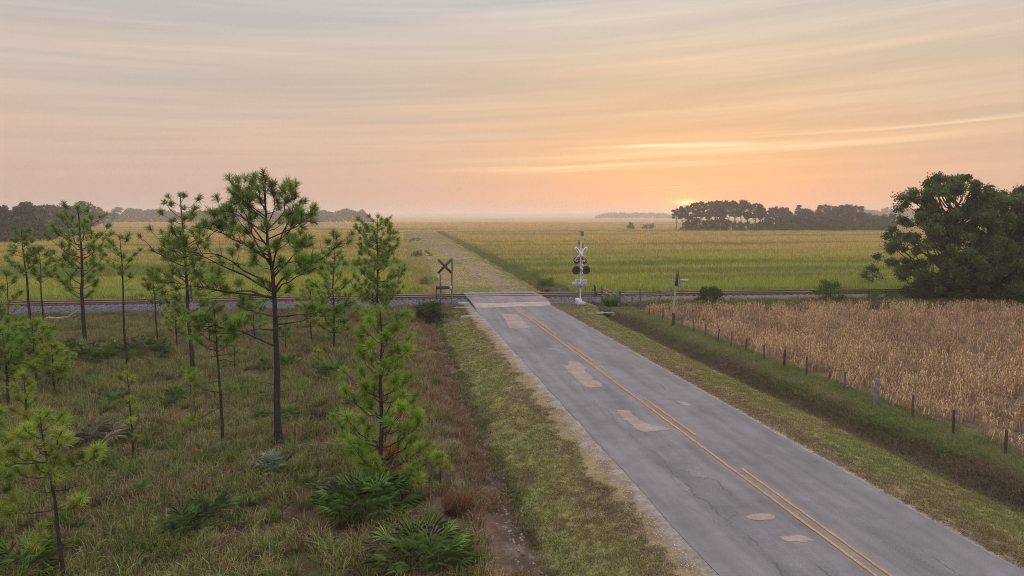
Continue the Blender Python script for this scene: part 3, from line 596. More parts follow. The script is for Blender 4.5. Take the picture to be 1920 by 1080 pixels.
pine(240, 688, 437, [(435, 8, 8), (445, 28, 25), (470, 30, 35), (495, 45, 20), (520, 20, 15)], 14, 'thin pine with small tufted head and long bare trunk', .30, .085, MG, 50, 2.5, .2)
pine(362, 705, 357, [(355, 5, 5), (370, 30, 35), (400, 60, 45), (430, 85, 60), (460, 70, 50), (490, 60, 40), (520, 30, 30), (560, 50, 60), (600, 40, 50)], 40, 'tall pine directly left of the tallest one, spiky crown above the horizon', .33, .13, DG, 55, 2.2, .25)
pine(708, 604, 400, [(398, 10, 10), (410, 38, 34), (440, 45, 42), (480, 40, 55), (520, 50, 60), (550, 45, 55), (575, 20, 25)], 70, 'dense rounded pine in front of the railway, nearest the crossing', .38, .12, MG, 45, 2.4, .05)
pine(627, 658, 455, [(450, 8, 8), (480, 25, 25), (510, 45, 40), (550, 55, 55), (590, 60, 55), (620, 25, 25)], 46, 'bushy light green pine just right of the tallest trunk', .33, .09, BG, 50, 2.2, .05)
pine(64, 650, 424, [(422, 8, 8), (432, 20, 18), (445, 20, 20), (462, 30, 35), (485, 50, 30), (505, 45, 25)], 18, 'pine with a flat bright green tuft cluster on top, near the left edge', .34, .11, MG, 55, 2.6, .15, du=-8)
pine(84, 645, 462, [(458, 6, 8), (475, 20, 28), (500, 30, 40), (520, 20, 25)], 16, 'thin pine close behind the flat topped pine', .32, .08, MG, 45, 2.6, .15)
pine(296, 642, 500, [(498, 6, 6), (515, 22, 20), (545, 28, 25), (570, 15, 15)], 18, 'short pine standing between the thin pine and the tall spiky pine', .32, .07, DG, 42, 2.6, .15)
pine(418, 840, 570, [(566, 10, 10), (578, 28, 22), (600, 60, 40), (625, 60, 45), (640, 40, 30)], 9, 'thin pole-like pine with a bright tuft head left of the tallest trunk', .31, .075, BG, 90, 2.4, .45, du=-8, limbs=[(607, 345, 598, .3), (606, 470, 600, -.6), (733, 352, 708, .3), (735, 455, 722, -.3), (758, 375, 775, -.6), (600, 385, 590, -.4), (632, 440, 610, .4)])
pine(252, 868, 690, [(688, 4, 6), (700, 14, 16), (750, 18, 18), (800, 22, 10), (835, 26, 14)], 8, 'spindly young pine with sparse tufts in the open grass', .24, .05, YG, 55, 2.5, .3, stub=6)
pine(122, 1092, 756, [(750, 8, 8), (765, 35, 35), (790, 62, 60), (820, 55, 55), (850, 80, 60), (880, 60, 40)], 19, 'nearest pine at lower left, bright tufted head on a dark trunk with bare side branches', .27, .055, YG, 105, 3.2, .15, du=-22, stub=3,
     limbs=[(859, 4, 832, -.2), (873, 185, 852, .2), (884, 40, 892, .3), (948, 20, 952, .1), (947, 165, 936, -.2), (1003, 75, 1003, .1)])
pine(70, 732, 598, [(594, 8, 8), (608, 35, 32), (630, 45, 42), (660, 35, 40), (690, 30, 70)], 30, 'compact bright green pine, right hand of the low cluster near the left edge', .36, .08, BG, 75, 2.6, .03)
pine(16, 768, 610, [(604, 6, 8), (620, 30, 32), (650, 40, 35), (690, 35, 30), (710, 25, 20)], 30, 'compact green pine at the left edge, half out of the picture', .36, .08, BG, 75, 2.6, .03)
pine(102, 742, 640, [(634, 5, 8), (660, 20, 28), (685, 25, 38), (710, 15, 20)], 14, 'low yellowish pine right of the compact green pine', .34, .06, YG, 65, 2.6, .05)
pine(54, 832, 700, [(694, 6, 6), (720, 28, 22), (750, 32, 20), (780, 20, 18)], 10, 'small pine with leaning grey stem behind the nearest pine', .30, .06, YG, 70, 2.6, .1)
pine(-12, 1010, 762, [(755, 8, 10), (780, 30, 40), (815, 40, 50), (850, 40, 55), (890, 30, 40), (920, 20, 30)], 26, 'yellow green pine cut by the left edge of the picture beside the nearest pine', .27, .05, BG, 110, 3.4, .05)
pine(22, 662, 505, [(500, 6, 6), (520, 20, 18), (560, 30, 28), (600, 25, 25)], 16, 'small dark pine at the far left near the railway', .34, .07, MG, 45, 2.6, .1)
pine(393, 648, 560, [(556, 5, 5), (575, 14, 16), (600, 20, 18)], 9, 'small sapling pine behind the pole-like pine', .26, .045, BG, 45, 2.6, .1)
pine(441, 700, 620, [(616, 5, 5), (630, 12, 14), (655, 16, 16)], 6, 'knee-high pine sapling left of the tallest trunk', .24, .035, BG, 50, 2.6, .1)
pine(538, 664, 606, [(603, 4, 4), (615, 12, 12), (630, 14, 14)], 6, 'dark sapling with a small head right behind the tallest trunk', .24, .035, DG, 45, 2.6, .1)
pine(770, 935, 880, [(876, 6, 6), (890, 26, 30), (905, 25, 28)], 8, 'low yellow green pine seedling at the foot of the bushy pine', .26, .03, YG, 90, 3, .0, stub=0)
pine(826, 905, 848, [(845, 4, 4), (855, 18, 20), (875, 22, 20)], 6, 'bright pine seedling nearest the left ditch', .26, .03, YG, 90, 3, .0, stub=0)
pine(358, 748, 690, [(688, 5, 5), (700, 12, 14), (715, 10, 12)], 4, 'pine seedling with one round green tuft', .28, .03, BG, 80, 3, .0, stub=0)
pine(598, 700, 655, [(650, 4, 4), (662, 10, 12), (678, 12, 14)], 5, 'yellow green seedling between the tallest trunk and the bushy pine', .24, .03, YG, 55, 3, .0, stub=0)
pine(332, 655, 548, [(545, 6, 6), (565, 30, 28), (590, 35, 30), (620, 25, 25)], 22, 'light green young pine behind the trunk of the tall spiky pine', .33, .06, YG, 45, 2.8, .1)
pine(478, 640, 540, [(536, 6, 6), (560, 26, 26), (585, 34, 30), (610, 24, 24)], 20, 'light green young pine half hidden behind the left limbs of the tallest pine', .33, .06, BG, 45, 2.8, .1)
pine(585, 640, 520, [(516, 6, 6), (545, 24, 26), (580, 36, 34), (605, 24, 24)], 24, 'light green young pine just right of the tallest trunk, before the rails', .33, .06, YG, 45, 2.8, .1)
pine(2, 705, 560, [(556, 6, 6), (580, 24, 26), (610, 30, 30), (640, 24, 24)], 18, 'dull green pine standing at the very left edge behind the compact one', .34, .07, MG, 50, 2.8, .1)
pine(128, 700, 655, [(652, 5, 5), (664, 14, 16), (680, 14, 14)], 6, 'small sapling beside the compact pine cluster, next to the slender trunk', .26, .035, BG, 50, 3, 0, stub=0)
# ------------------------------------------------------------------ leafy trees and bushes
def leaves(mb, Cn, r, n, sz, col, flat=.8, var=.3, hard=False):
    """leaf-sized faces through clumps Cn of radius r"""
    m = len(Cn); cj = col * R.uniform(1 - var, 1 + var, (m, 1)); r = np.broadcast_to(r, m)
    Cn = np.repeat(Cn, n, 0); cj = np.repeat(cj, n, 0); r = np.repeat(r, n); k = len(Cn)
    P = Cn + (unit(R.normal(0, 1, (k, 3))) * R.uniform(.1, 1, (k, 1)) ** .7 if hard else R.normal(0, .52, (k, 3))) * r[:, None] * [1, 1, flat]
    a = unit(R.normal(0, 1, (k, 3))); b = unit(np.cross(a, R.normal(0, 1, (k, 3)))); s = (sz * R.uniform(.5, 1.2, k))[:, None]
    v = np.stack([P - a * s, P - b * s * .55, P + a * s, P + b * s * .55], 1); i = np.arange(k)[:, None] * 4
    j = R.uniform(.75, 1.25, (k, 1, 1)); mb.add(v, i + np.arange(4)[None], (np.ones((k, 4, 1)) * cj[:, None] * j).reshape(-1, 3))
def broad(name, label, cat, p, Ht, prof, ncl, rcl, nlf, sz, col, rt, cb=.15, group=None, loc=True, single=False, nlimb=None):
    """prof: (height fraction, radius in m)"""
    t = thing(name, label, cat, p, group) if loc else None
    tk = MB(); lf = MB(); ph = [a[0] for a in prof]; prr = [a[1] for a in prof]
    h = cb + (1 - cb) * R.uniform(0, 1, ncl); a = R.uniform(0, 6.28, ncl); r = np.interp(h, ph, prr) * R.uniform(.15, 1, ncl) ** .5
    Cn = np.stack([r * np.cos(a), r * np.sin(a), h * Ht - rcl * .4], -1); Cn = Cn + R.normal(0, rcl * .3, Cn.shape)
    leaves(lf, Cn, rcl * R.uniform(.55, 1.15, ncl), nlf, sz, np.array(col), hard=not loc)
    top = Ht * .8; T = curve(np.array([0, 0, -.3]), np.array([R.normal(0, .03) * Ht, 0, top]), 0, 7, .012)
    tube(tk, T, rt * np.linspace(1.2, .25, 7), 7, C(.10, .08, .07))
    for q in range(nlimb or ncl // 2):
        c = Cn[R.integers(ncl)]; i = int(np.clip((c[2] / top - .25) * 6, 1, 5)); tube(tk, curve(T[i], c, .0, 5, .05), rt * np.linspace(.4, .08, 5), 5, C(.10, .08, .07), False)
    return t, tk, lf
def plant(*a, **k):
    t, tk, lf = broad(*a, **k); tk.obj('trunk', M_bark, t, True); lf.obj('crown', M_leaf, t); return t
OK_ = C(.105, .148, .052)
p = gp(1768, 556)
def oak(u, v, label, Ht, prof, n, col=OK_): return plant('oak_tree', label, 'tree', gp(u, v), Ht, prof, int(n * 1.6), .50, 290, .12, col, .32, .08, 'broad trees right of the field')
oak(1768, 556, 'broad dark oak left of its group, open domed top above the field', 11.3, [(0, 2.4), (.2, 3.8), (.38, 6.4), (.5, 5.2), (.62, 4.8), (.75, 4.3), (.85, 3.9), (.93, 2.8), (1, 1.2)], 150)
oak(1926, 556, 'narrower dark oak merging between the middle and the right edge oak', 10.4, [(0, 3.0), (.3, 4.2), (.6, 4.4), (.8, 3.4), (1, 1.4)], 100)
oak(1872, 558, 'dark leafy oak in the middle of its group, thick rounded crown', 10.0, [(0, 3.5), (.3, 5.0), (.6, 5.0), (.8, 4.2), (1, 1.6)], 130)
oak(1985, 556, 'dark oak cut by the right edge of the picture', 10.6, [(0, 3.5), (.3, 5.0), (.6, 5.0), (.8, 4.2), (1, 1.6)], 110, OK_ * .9)
def bush(u, v, label, hpx, wpx, col, sz=.07, n=26, nl=180, name='shrub', cat='bush'):
    p = gp(u, v); s = float(px2m(p)); h = hpx * s; w = wpx * s / 2
    return plant(name, label, cat, p, h, [(0, w * .7), (.4, w), (.75, w * .8), (1, w * .35)], n, min(h, w) * .38, nl, sz, col, .05, .08, nlimb=8)
bush(1332, 567, 'round dark green bush on the field edge, in front of the railway', 36, 44, C(.05, .085, .025))
bush(1557, 563, 'bright green bush on the field edge, further right along the railway', 38, 56, C(.09, .15, .035))
bush(1635, 538, 'small dark ragged tree in the marsh left of the oaks', 42, 40, C(.045, .065, .025), n=20, nl=120)
bush(804, 604, 'low dark green bush by the left end of the crossing', 32, 62, C(.06, .095, .03), n=34)
bush(1022, 541, 'low weedy bush at the ditch mouth beyond the railway', 18, 34, C(.09, .12, .04), n=14, nl=110)
bush(1725, 562, 'shaggy undergrowth bush under the left oak', 40, 60, C(.05, .08, .025), n=30)
bush(1800, 566, 'dark undergrowth bush at the foot of the oak group', 46, 100, C(.04, .062, .02), n=44)
bush(1890, 568, 'dark undergrowth bush below the middle oak', 44, 100, C(.04, .062, .02), n=44)
bush(1660, 561, 'low green weeds spreading left of the oaks', 22, 80, C(.10, .16, .04), n=24, nl=130)
bush(600, 497 + 60, 'grey green weed bush beside the lane, behind the pines', 24, 50, C(.10, .12, .045), n=14, nl=110)
bush(790, 480, 'grey green scrub on the left edge of the lane', 10, 40, C(.16, .20, .09), .12, n=14, nl=90)
bush(800, 535, 'green scrub beside the lane behind the wooden crossbuck', 16, 40, C(.14, .20, .07), n=14, nl=110)
bush(778, 452, 'farthest scrub on the left edge of the lane', 6, 30, C(.16, .20, .09), .16, n=12, nl=60)
bush(1182, 430, 'small lone tree standing in the far marsh', 14, 16, C(.06, .07, .04), .5, n=10, nl=40, name='small_tree', cat='tree')
bush(1216, 429, 'low wide tree in the far marsh, right of the lone small one', 12, 26, C(.06, .07, .04), .5, n=14, nl=40, name='small_tree', cat='tree')
# the grove and the woods: each tree its own object, shapes shared
def proto(kind):
    if kind == 0: a = broad('', '', '', None, 14.5, [(.45, 2.0), (.7, 4.2), (.85, 4.0), (1, 1.8)], 34, 1.3, 95, .36, C(.05, .06, .035), .26, .50, loc=False)
    elif kind == 1: a = broad('', '', '', None, 13.0, [(.55, 1.5), (.75, 3.0), (.9, 3.0), (1, 1.4)], 24, 1.15, 90, .36, C(.05, .06, .035), .22, .58, loc=False)
    elif kind == 2: a = broad('', '', '', None, 10.5, [(.1, 3.0), (.5, 4.6), (.8, 3.6), (1, 1.5)], 38, 1.5, 85, .45, C(.048, .058, .033), .25, .12, loc=False)
    else: a = broad('', '', '', None, 5.5, [(0, 3.5), (.5, 4.5), (1, 1.8)], 24, 1.3, 80, .42, C(.045, .052, .03), .15, .05, loc=False)
    return a[1].mesh('trunk', M_bark, True), a[2].mesh('crown', M_leaf)
PR = [proto(k) for k in (0, 0, 1, 1, 2, 2, 3)]
def ftree(k, x, y, sc, label, group, name='woodland_tree', cat='tree', zs=1):
    t = thing(name, label, cat, (x, y, -.45), group, R.uniform(0, 6.28)); t.scale = (sc, sc, sc * zs)
    for nm, me in zip(('trunk', 'crown'), PR[k]):
        o = bpy.data.objects.new(nm, me); S.collection.objects.link(o); o.parent = t
    return t
_o = 'first second third fourth fifth sixth seventh eighth ninth tenth eleventh twelfth thirteenth fourteenth fifteenth sixteenth seventeenth eighteenth nineteenth twentieth'.split()
ordw = _o + ['twenty-' + q for q in _o[:9]] + ['thirtieth'] + ['thirty-' + q for q in _o[:9]]
a0 = np.array(G(1266, 434, -.45)); a1 = np.array(G(1668, 433.5, -.45)); n = 0
for i, (uu, topv, k) in enumerate([(1268, 393, 2), (1279, 388, 3), (1290, 385, 0), (1302, 382, 3), (1312, 379, 1), (1326, 378, 0), (1340, 377, 1), (1352, 376, 0), (1364, 378, 2), (1376, 377, 1), (1388, 377, 3), (1400, 379, 0), (1413, 382, 1), (1424, 384, 3), (1437, 390, 5), (1448, 389, 2), (1460, 388, 0), (1473, 391, 4), (1486, 393, 5), (1498, 386, 3), (1510, 394, 4), (1524, 393, 5), (1540, 384, 1), (1553, 385, 0), (1566, 389, 4), (1580, 384, 1), (1592, 383, 0), (1606, 386, 1), (1620, 399, 5), (1636, 404, 4), (1652, 402, 5), (1668, 402, 4)]):
    t_ = (uu - 1266) / 402; b = a0 * (1 - t_) + a1 * t_; dd = R.uniform(2, 22); q = b * (1 + dd / 340); 
    dist = float(px2m(np.array([q[0], q[1], 0])) * F); need = (403.3 - topv) / F * dist + H + .45; hp = [14.5, 14.5, 13, 13, 10.5, 10.5, 5.5][k]
    lab = 'pine at the left tip of the hazy grove, bare trunk showing' if i == 0 else ('tree in the hazy grove, the %s from its left tip' % ordw[i] if uu < 1660 else 'last tree at the right end of the hazy grove')
    ftree(k, q[0], q[1], need / hp, lab, 'trees of the hazy grove across the marsh')
for i, uu in enumerate(np.linspace(1292, 1668, 22)):
    t_ = (uu - 1266) / 402; b = a0 * (1 - t_) + a1 * t_; q = b * (1 + R.uniform(0, 14) / 340)
    ftree(6, q[0], q[1], R.uniform(.8, 1.35) * (1 + .3 * (uu > 1480)), 'dark underbrush shrub at the foot of the hazy grove, %s from its left' % ordw[i], 'underbrush of the hazy grove', 'underbrush_shrub', 'shrub')
def wood(uv, group, labf):
    for i, (uu, vb, topv, k) in enumerate(uv):
        q = np.array(G(uu, vb, -.45)); dist = float(px2m(np.array([q[0], q[1], 0])) * F); need = (403.3 - topv) / F * dist + H + .45; hp = [14.5, 14.5, 13, 13, 10.5, 10.5, 5.5][k]
        ftree(k, q[0], q[1], need / hp, labf(i, uu), group)
Wd = []
for i, uu in enumerate(np.linspace(-40, 222, 30)):
    t_ = max(0, (uu - 40) / 180); vb = 455 - 34 * t_ ** .8 + R.uniform(-3, 2); Wd.append((uu, vb - (i % 2) * 4, 386 + 9 * math.sin(uu * .07) * .5 + R.uniform(-4, 5) + (4 if uu > 170 else 0), [0, 4, 5, 1, 4, 0, 5][i % 7]))
wood(Wd, 'trees of the dark woods at the left', lambda i, u: 'rightmost tree of the dark woods where they meet the marsh' if i == 29 else 'tree in the dark woods at far left, %s from the picture edge' % ordw[i])
for i, uu in enumerate(np.linspace(-30, 150, 12)):
    q = np.array(G(uu, 455.5 - max(0, (uu - 40)) * .14, -.45)); ftree(6, q[0], q[1], R.uniform(.9, 1.3), 'dark shrub along the edge of the left woods, %s from the picture edge' % ordw[i], 'shrubs edging the left woods', 'underbrush_shrub', 'shrub')
def treeline(u0, u1, vb, htop, sz, n, lab):
    mb = MB(); u = R.uniform(u0, u1, n); d = G(0 * 0 + 960, vb, -.45); dist = math.hypot(*d)
    ang = YAW + np.arctan((u - 960) / F); rr = dist / np.cos(ang - YAW) + R.uniform(0, 30, n); x = rr * np.sin(ang); y = rr * np.cos(ang)
    tp_ = (403.3 - htop(u)) / F * dist + H + .45; edge = np.minimum(1, np.minimum(u - u0, u1 - u) / 25 + .25)
    pk = (.74 + .5 * (fbm(u * .11, u * 0, 71, 3) - .35)) * edge; z = -.45 + tp_ * pk * R.uniform(0, 1, n) ** .7
    leaves(mb, np.stack([x, y, z], -1), sz, 3, sz, C(.05, .06, .035)); return mb.obj('far_woods', M_leaf, kind='stuff', label=lab, category='woods')
treeline(222, 700, 417, lambda u: 391 - 3 * np.sin(u * .03) + (u > 500) * 2, 1.2, 9000, 'hazy grey tree line on the horizon behind the pines')
treeline(1115, 1262, 409.5, lambda u: 398 + 0 * u, 2.0, 1500, 'faint strip of trees on the horizon left of the grove')
treeline(1480, 1960, 413.5, lambda u: 388 + 0 * u, 1.6, 7000, 'pale hazy wooded ridge behind the right grove')
treeline(-60, 1960, 405.6, lambda u: 400.5 + 0 * u, 5, 9000, 'barely visible wooded horizon across the whole marsh')
# ------------------------------------------------------------------ palmettos and other plants
M_palm = mat('palmetto_leaf', trans=.2, rough=.38, spec=.5)
def palm(u, v, wpx, label, col=(.085, .13, .045), nf=26, dead=0, group='palmetto clumps in the grass'):
    p = gp(u, v); s = float(px2m(p)); w = wpx * s / 2 * 1.15; mb = MB(); nst = max(1, int(w / .5)); col = np.array(col) * C(2.0, 1.85, 1.7); col = np.array(col)
    for q in range(nst):
        ox = (q - (nst - 1) / 2) * w * 1.1 / nst; c0 = np.array([RT[0] * ox, RT[1] * ox, 0.]) + R.normal(0, .12, 3) * [1, 1, 0]
        for i in range(nf):
            a = R.uniform(0, 6.28); e = R.uniform(.35, 1.4) * (1 - .5 * dead); d = np.array([math.cos(a) * math.cos(e), math.sin(a) * math.cos(e), math.sin(e)])
            l = min(.9, w * .75) * R.uniform(.6, 1.1); en = c0 + d * l; P = curve(c0, en, -.05, 4, .02); tube(mb, P, .008, 3, col * .8, False)
            sd = unit(np.cross(d, [0, 0, 1.])); nb = 9; th = np.linspace(-1.0, 1.0, nb) + R.normal(0, .05, nb); L_ = min(.75, w * .8) * R.uniform(.7, 1.1) * (1 - .25 * np.abs(th))
            dv = unit(d[None] * np.cos(th)[:, None] + sd[None] * np.sin(th)[:, None] + np.array([0, 0, .05 - .3 * dead]))
            nrm = unit(np.cross(dv, np.cross(d, sd)[None] + R.normal(0, .2, (nb, 3)))); ww = max(.009, s * .34)
            mid = en + dv * (L_ * .5)[:, None]; tip = en + dv * L_[:, None]; tip[:, 2] -= L_ * R.uniform(.1, .45, nb)
            V = np.stack([np.broadcast_to(en, mid.shape), mid - nrm * ww, tip, mid + nrm * ww], 1); k = np.arange(nb)[:, None] * 4
            c = col * R.uniform(.5, 1.8); 
            if R.uniform() < dead: c = C(.30, .24, .17) * R.uniform(.7, 1.2)
            mb.add(V, np.concatenate([k + [0, 1, 2], k + [0, 2, 3]]), c * 1.0)
    mb.obj('palmetto', M_palm, None, loc=p, label=label, category='palmetto', group=group)
palm(182, 680, 76, 'wide dark palmetto clump at the foot of the tall slender pine')
palm(136, 662, 50, 'palmetto just left behind the wide dark clump')
palm(284, 668, 66, 'palmetto clump right of the thin bare-trunked pine', dead=.15)
palm(205, 762, 50, 'dark upright palmetto in the open grass')
palm(330, 756, 50, 'bright leafed palmetto left of the pole-like pine', (.08, .16, .04))
palm(352, 1000, 90, 'dark palmetto forming the left half of the lower middle pair', (.065, .11, .045), 30, .05)
palm(412, 978, 90, 'palmetto forming the right half of the lower middle pair, some dry fronds', (.08, .12, .055), 30, .12)
palm(672, 965, 130, 'big rich green palmetto at the foot of the bushy pine', (.08, .15, .045), 34, .04)
palm(790, 1068, 150, 'big glossy palmetto at the bottom edge next to the left ditch', (.095, .15, .05), 34, .08)
palm(42, 1092, 130, 'bright pale green palmetto in the bottom left corner', (.12, .20, .06), 30, .03)
palm(500, 892, 70, 'small silvery blue palmetto in the grass', (.13, .19, .15), 24)
palm(545, 786, 46, 'palmetto directly right of the tallest trunk base')
palm(492, 786, 40, 'palmetto directly left of the tallest trunk')
palm(415, 852, 46, 'sparse dark palmetto around the foot of the pole-like pine', (.10, .12, .08), 16, .3)
palm(620, 706, 50, 'palmetto midway between the tallest trunk and the bushy pine', (.07, .15, .04))
palm(545, 688, 44, 'far palmetto behind the tallest trunk')
palm(502, 690, 34, 'far small palmetto left behind the tallest trunk')
for (u_, v_, w_, l_) in ((440, 742, 34, 'small palmetto between the pole-like pine and the tallest trunk, in straw grass'), (96, 800, 40, 'small palmetto left of the dead frond heap'), (300, 812, 30, 'small palmetto in open grass right of the spindly young pine'), (585, 905, 36, 'small palmetto left of the big rich green one'), (470, 950, 32, 'small palmetto right of the lower middle pair'), (235, 930, 38, 'small palmetto right of the nearest pine trunk'), (60, 622, 34, 'small palmetto near the pale fallen log'), (420, 655, 30, 'small far palmetto behind the pole-like pine'), (660, 760, 34, 'small palmetto left of the bushy pine at mid height')):
    palm(u_, v_, w_, l_, nf=18)
palm(182, 835, 96, 'heap of dead pale palmetto fronds behind the nearest pine', (.22, .22, .18), 34, .75)
palm(272, 680, 30, 'fallen bleached fronds in front of a green palmetto', (.34, .28, .24), 20, 1.)
def clump(u, v, wpx, hpx, label, top, bot, n=160, cat='grass clump', w=.012):
    p = gp(u, v); s = float(px2m(p)); mb = MB()
    blades(mb, np.zeros((1, 3)), n, hpx * s, max(w, s * F * .0006), .55, C(*top)[None], C(*bot)[None], wpx * s * .28)
    mb.obj('grass_clump', M_grass, None, loc=p, label=label, category=cat, group='standout grass clumps')
clump(1145, 577, 40, 30, 'bright green grass clump at the culvert by the wooden gate', (.12, .24, .04), (.04, .08, .02), 300)
clump(378, 872, 36, 26, 'round lime green grass clump below the pole-like pine', (.17, .24, .05), (.05, .08, .02), 220)
clump(440, 868, 34, 24, 'lime green grass clump right of the round one', (.16, .22, .05), (.05, .08, .02), 200)
clump(735, 862, 44, 44, 'rusty orange dead clump behind the bushy pine trunk', (.38, .12, .035), (.22, .07, .03), 260)
clump(725, 888, 30, 26, 'small rusty patch low beside the bushy pine trunk', (.34, .11, .035), (.2, .07, .03), 160)
clump(855, 965, 70, 50, 'reddish brown dry clump at the ditch edge right of the bushy pine', (.24, .12, .075), (.12, .06, .04), 420)
clump(890, 1062, 40, 50, 'yellow green grass clump by the bottom edge near the ditch', (.20, .25, .05), (.07, .09, .02), 220)
clump(882, 954, 18, 20, 'single bright green tuft on the ditch slope', (.14, .25, .05), (.05, .08, .02), 90)
clump(600, 790, 50, 34, 'dead dark twiggy clump left of the bushy pine', (.11, .08, .08), (.07, .05, .05), 220)
# ------------------------------------------------------------------ field fence
WD = C(.12, .105, .095)
fp = [(1201, 564, 586), (1217, 566, 594), (1243, 577, 602), (1280, 594, 615), (1301, 599, 627), (1322, 607, 635), (1345, 616, 646), (1370, 623, 657), (1397, 635, 664), (1433, 646, 679), (1470, 656, 694), (1511, 669, 712), (1555, 685, 720), (1582, 696, 740), (1642, 709, 767), (1711, 740, 792), (1788, 767, 823), (1884, 806, 860), (2010, 860, 925)]
f0 = gp(1201, 586); ft = thing('field_fence', 'weathered wooden post and wire fence along the dry crop field', 'fence', f0); tops = []
for i, (u, vt, vb) in enumerate(fp):
    q = gp(u, vb); s = float(px2m(q)); h = (vb - vt) * s; big = (u == 1642); mb = MB(); r = .09 if big else R.uniform(.04, .058)
    e = np.array([R.normal(0, .04), R.normal(0, .04), h]); tube(mb, curve(np.array([0, 0, -.3]), e, 0, 5, .006), [r * 1.05, r, r * .98, r * .95, r * .9], 7, C(.19, .20, .23) if big else WD * R.uniform(.5, 1.3))
    kw = {'label': 'thick blue grey post'} if big else {}
    mb.obj('post', M_wood, ft, loc=q - f0, **kw); tops.append(q - f0 + e)
for hz in (.12, .5, .85):
    mb = MB()
    for a, b in zip(tops[:-1], tops[1:]): tube(mb, curve(a - [0, 0, hz], b - [0, 0, hz], .03, 5, .002), .004, 3, C(.2, .18, .17), False)
    mb.obj('wire', M_rail, ft)
# ------------------------------------------------------------------ crossing signal
def disc(mb, c, r, t, col, k=20, dz=0):
    P = np.array([[c[0], c[1] + t / 2, c[2]], [c[0], c[1] - t / 2, c[2]]]); tube(mb, P, r, k, col)
b = gp(1088, 572); sg = thing('crossing_signal', 'white crossing signal mast with crossbuck, black lamp discs and upright red white gate arm', 'crossing signal', b)
WH = C(.62, .64, .68); m = MB(); tube(m, [(0, 0, 0), (0, 0, 3), (0, 0, 5.35)], .06, 12, WH); m.obj('mast', M_paint, sg, True)
m = MB(); box(m, (0, .05, .1), (.75, .75, .35), 0, (.38, .36, .34)); tube(m, [(0, 0, .27), (0, 0, .55)], [.2, .09], 12, WH); box(m, (-.22, .1, .42), (.3, .3, .3), 0, WH); m.obj('foundation', M_stone, sg)
m = MB(); zc = 4.3
for a in (1, -1): box(m, (0, -.09 - .012 * (a + 1), zc), (1.55, .02, .23), 0, WH * 1.1, ry=a * .84)
m.obj('crossbuck', M_paint, sg)
for a in (1, -1):
    ca, sa = math.cos(a * .84), math.sin(a * .84)
    for half in ((-.62, -.52, -.42, -.32), (.32, .42, .52, .62)):
        cb_ = MB(); box(cb_, ((half[0] + half[-1]) / 2 * ca, -.104 - .012 * (a + 1), zc - (half[0] + half[-1]) / 2 * sa - .05 * 0), (.34, .003, .012), 0, (.03, .035, .05), ry=a * .84)
        for xx in half: box(cb_, (xx * ca, -.105 - .012 * (a + 1), zc - xx * sa), (.05, .006, .12), 0, (.03, .035, .05), ry=a * .84)
        cb_.obj('lettering', M_black, sg)
def lamp(x, z, yb, r, lit, yaw=0):
    m = MB(); disc(m, (x, yb, z), r, .03, (.02, .02, .022), 24); m.obj('lamp_disc', M_black, sg)
    m = MB(); th = np.linspace(-.3, math.pi + .3, 14); v = []
    for a in th:
        for yy in (0, -.25): v.append((x + .135 * math.cos(a), yb - .015 + yy, z + .135 * math.sin(a)))
    q = np.arange(13) * 2; m.add(v, np.stack([q, q + 2, q + 3, q + 1], -1), (.02, .02, .022)); tube(m, [(x, yb + .02, z), (x, yb + .16, z)], [.13, .11], 12, (.02, .02, .022)); m.obj('hood', M_black, sg)
    m = MB(); disc(m, (x, yb - .025, z), .105, .03, (.06, .012, .012) if not lit else (.5, .12, .05), 16); return m.obj('lens', M_lens if not lit else M_lit, sg)
M_lens = mat('dark_red_lens', rough=.15, spec=.8)
M_lit = mat('lit_lens', rough=.1, spec=.8)
_p = [q for q in M_lit.node_tree.nodes if q.type == 'BSDF_PRINCIPLED'][0]; _p.inputs['Emission Color'].default_value = (1, .25, .06, 1); _p.inputs['Emission Strength'].default_value = 1.2
for sx in (-1, 1): lamp(sx * .42, 2.97, -.16, .36, False)
m = MB(); tube(m, [(-.45, -.1, 3.1), (.45, -.1, 3.1)], .035, 8, WH); tube(m, [(-.4, .05, 3.75), (.4, .05, 3.75)], .035, 8, WH); m.obj('cross_arm', M_paint, sg)
for sx in (-1, 1): lamp(sx * .32, 3.78, .06, .30, True)
m = MB(); box(m, (0, -.12, 1.85), (1.0, .03, .68), 0, (.50, .52, .58)); m.obj('sign_panel', M_paint, sg)
m = MB(); dk = (.06, .06, .08)
for (x, z, w_, h_, r_) in [(-.36, 2.05, .03, .16, 0), (-.29, 2.11, .10, .03, 0), (-.29, 2.05, .08, .03, 0), (-.29, 1.98, .10, .03, 0), (-.17, 2.05, .03, .19, .5), (-.17, 2.05, .03, .19, -.5), (.14, 2.06, .10, .09, .2), (.24, 2.0, .12, .05, 0), (.36, 2.07, .03, .14, -.5), (.42, 2.07, .03, .14, .5), (-.3, 1.83, .05, .05, 0), (.08, 1.84, .03, .16, -.35), (.16, 1.84, .03, .16, .35), (.28, 1.84, .03, .18, 0), (-.25, 1.62, .18, .04, 0), (-.02, 1.62, .14, .04, 0), (.16, 1.62, .1, .04, 0)]:
    box(m, (x, -.14, z), (w_, .006, h_), 0, dk, ry=r_)
m.obj('lettering', M_black, sg)
m = MB(); box(m, (-.58, .0, 1.78), (.2, .3, .34), 0, (.42, .44, .5)); m.obj('junction_box', M_paint, sg)
m = MB()
for i in range(14):
    z0 = 1.5 + i * .33; red = i % 3 == 1 and i > 4; x0 = .10 + .0 * i; box(m, (.09 + (z0 - 1.5) * .02, -.19 if z0 < 3.4 else -.03 + .0, z0 + .165), (.085, .03, .33), 0, (.42, .05, .035) if red else (.60, .50, .50))
m.obj('gate_arm', M_paint, sg)
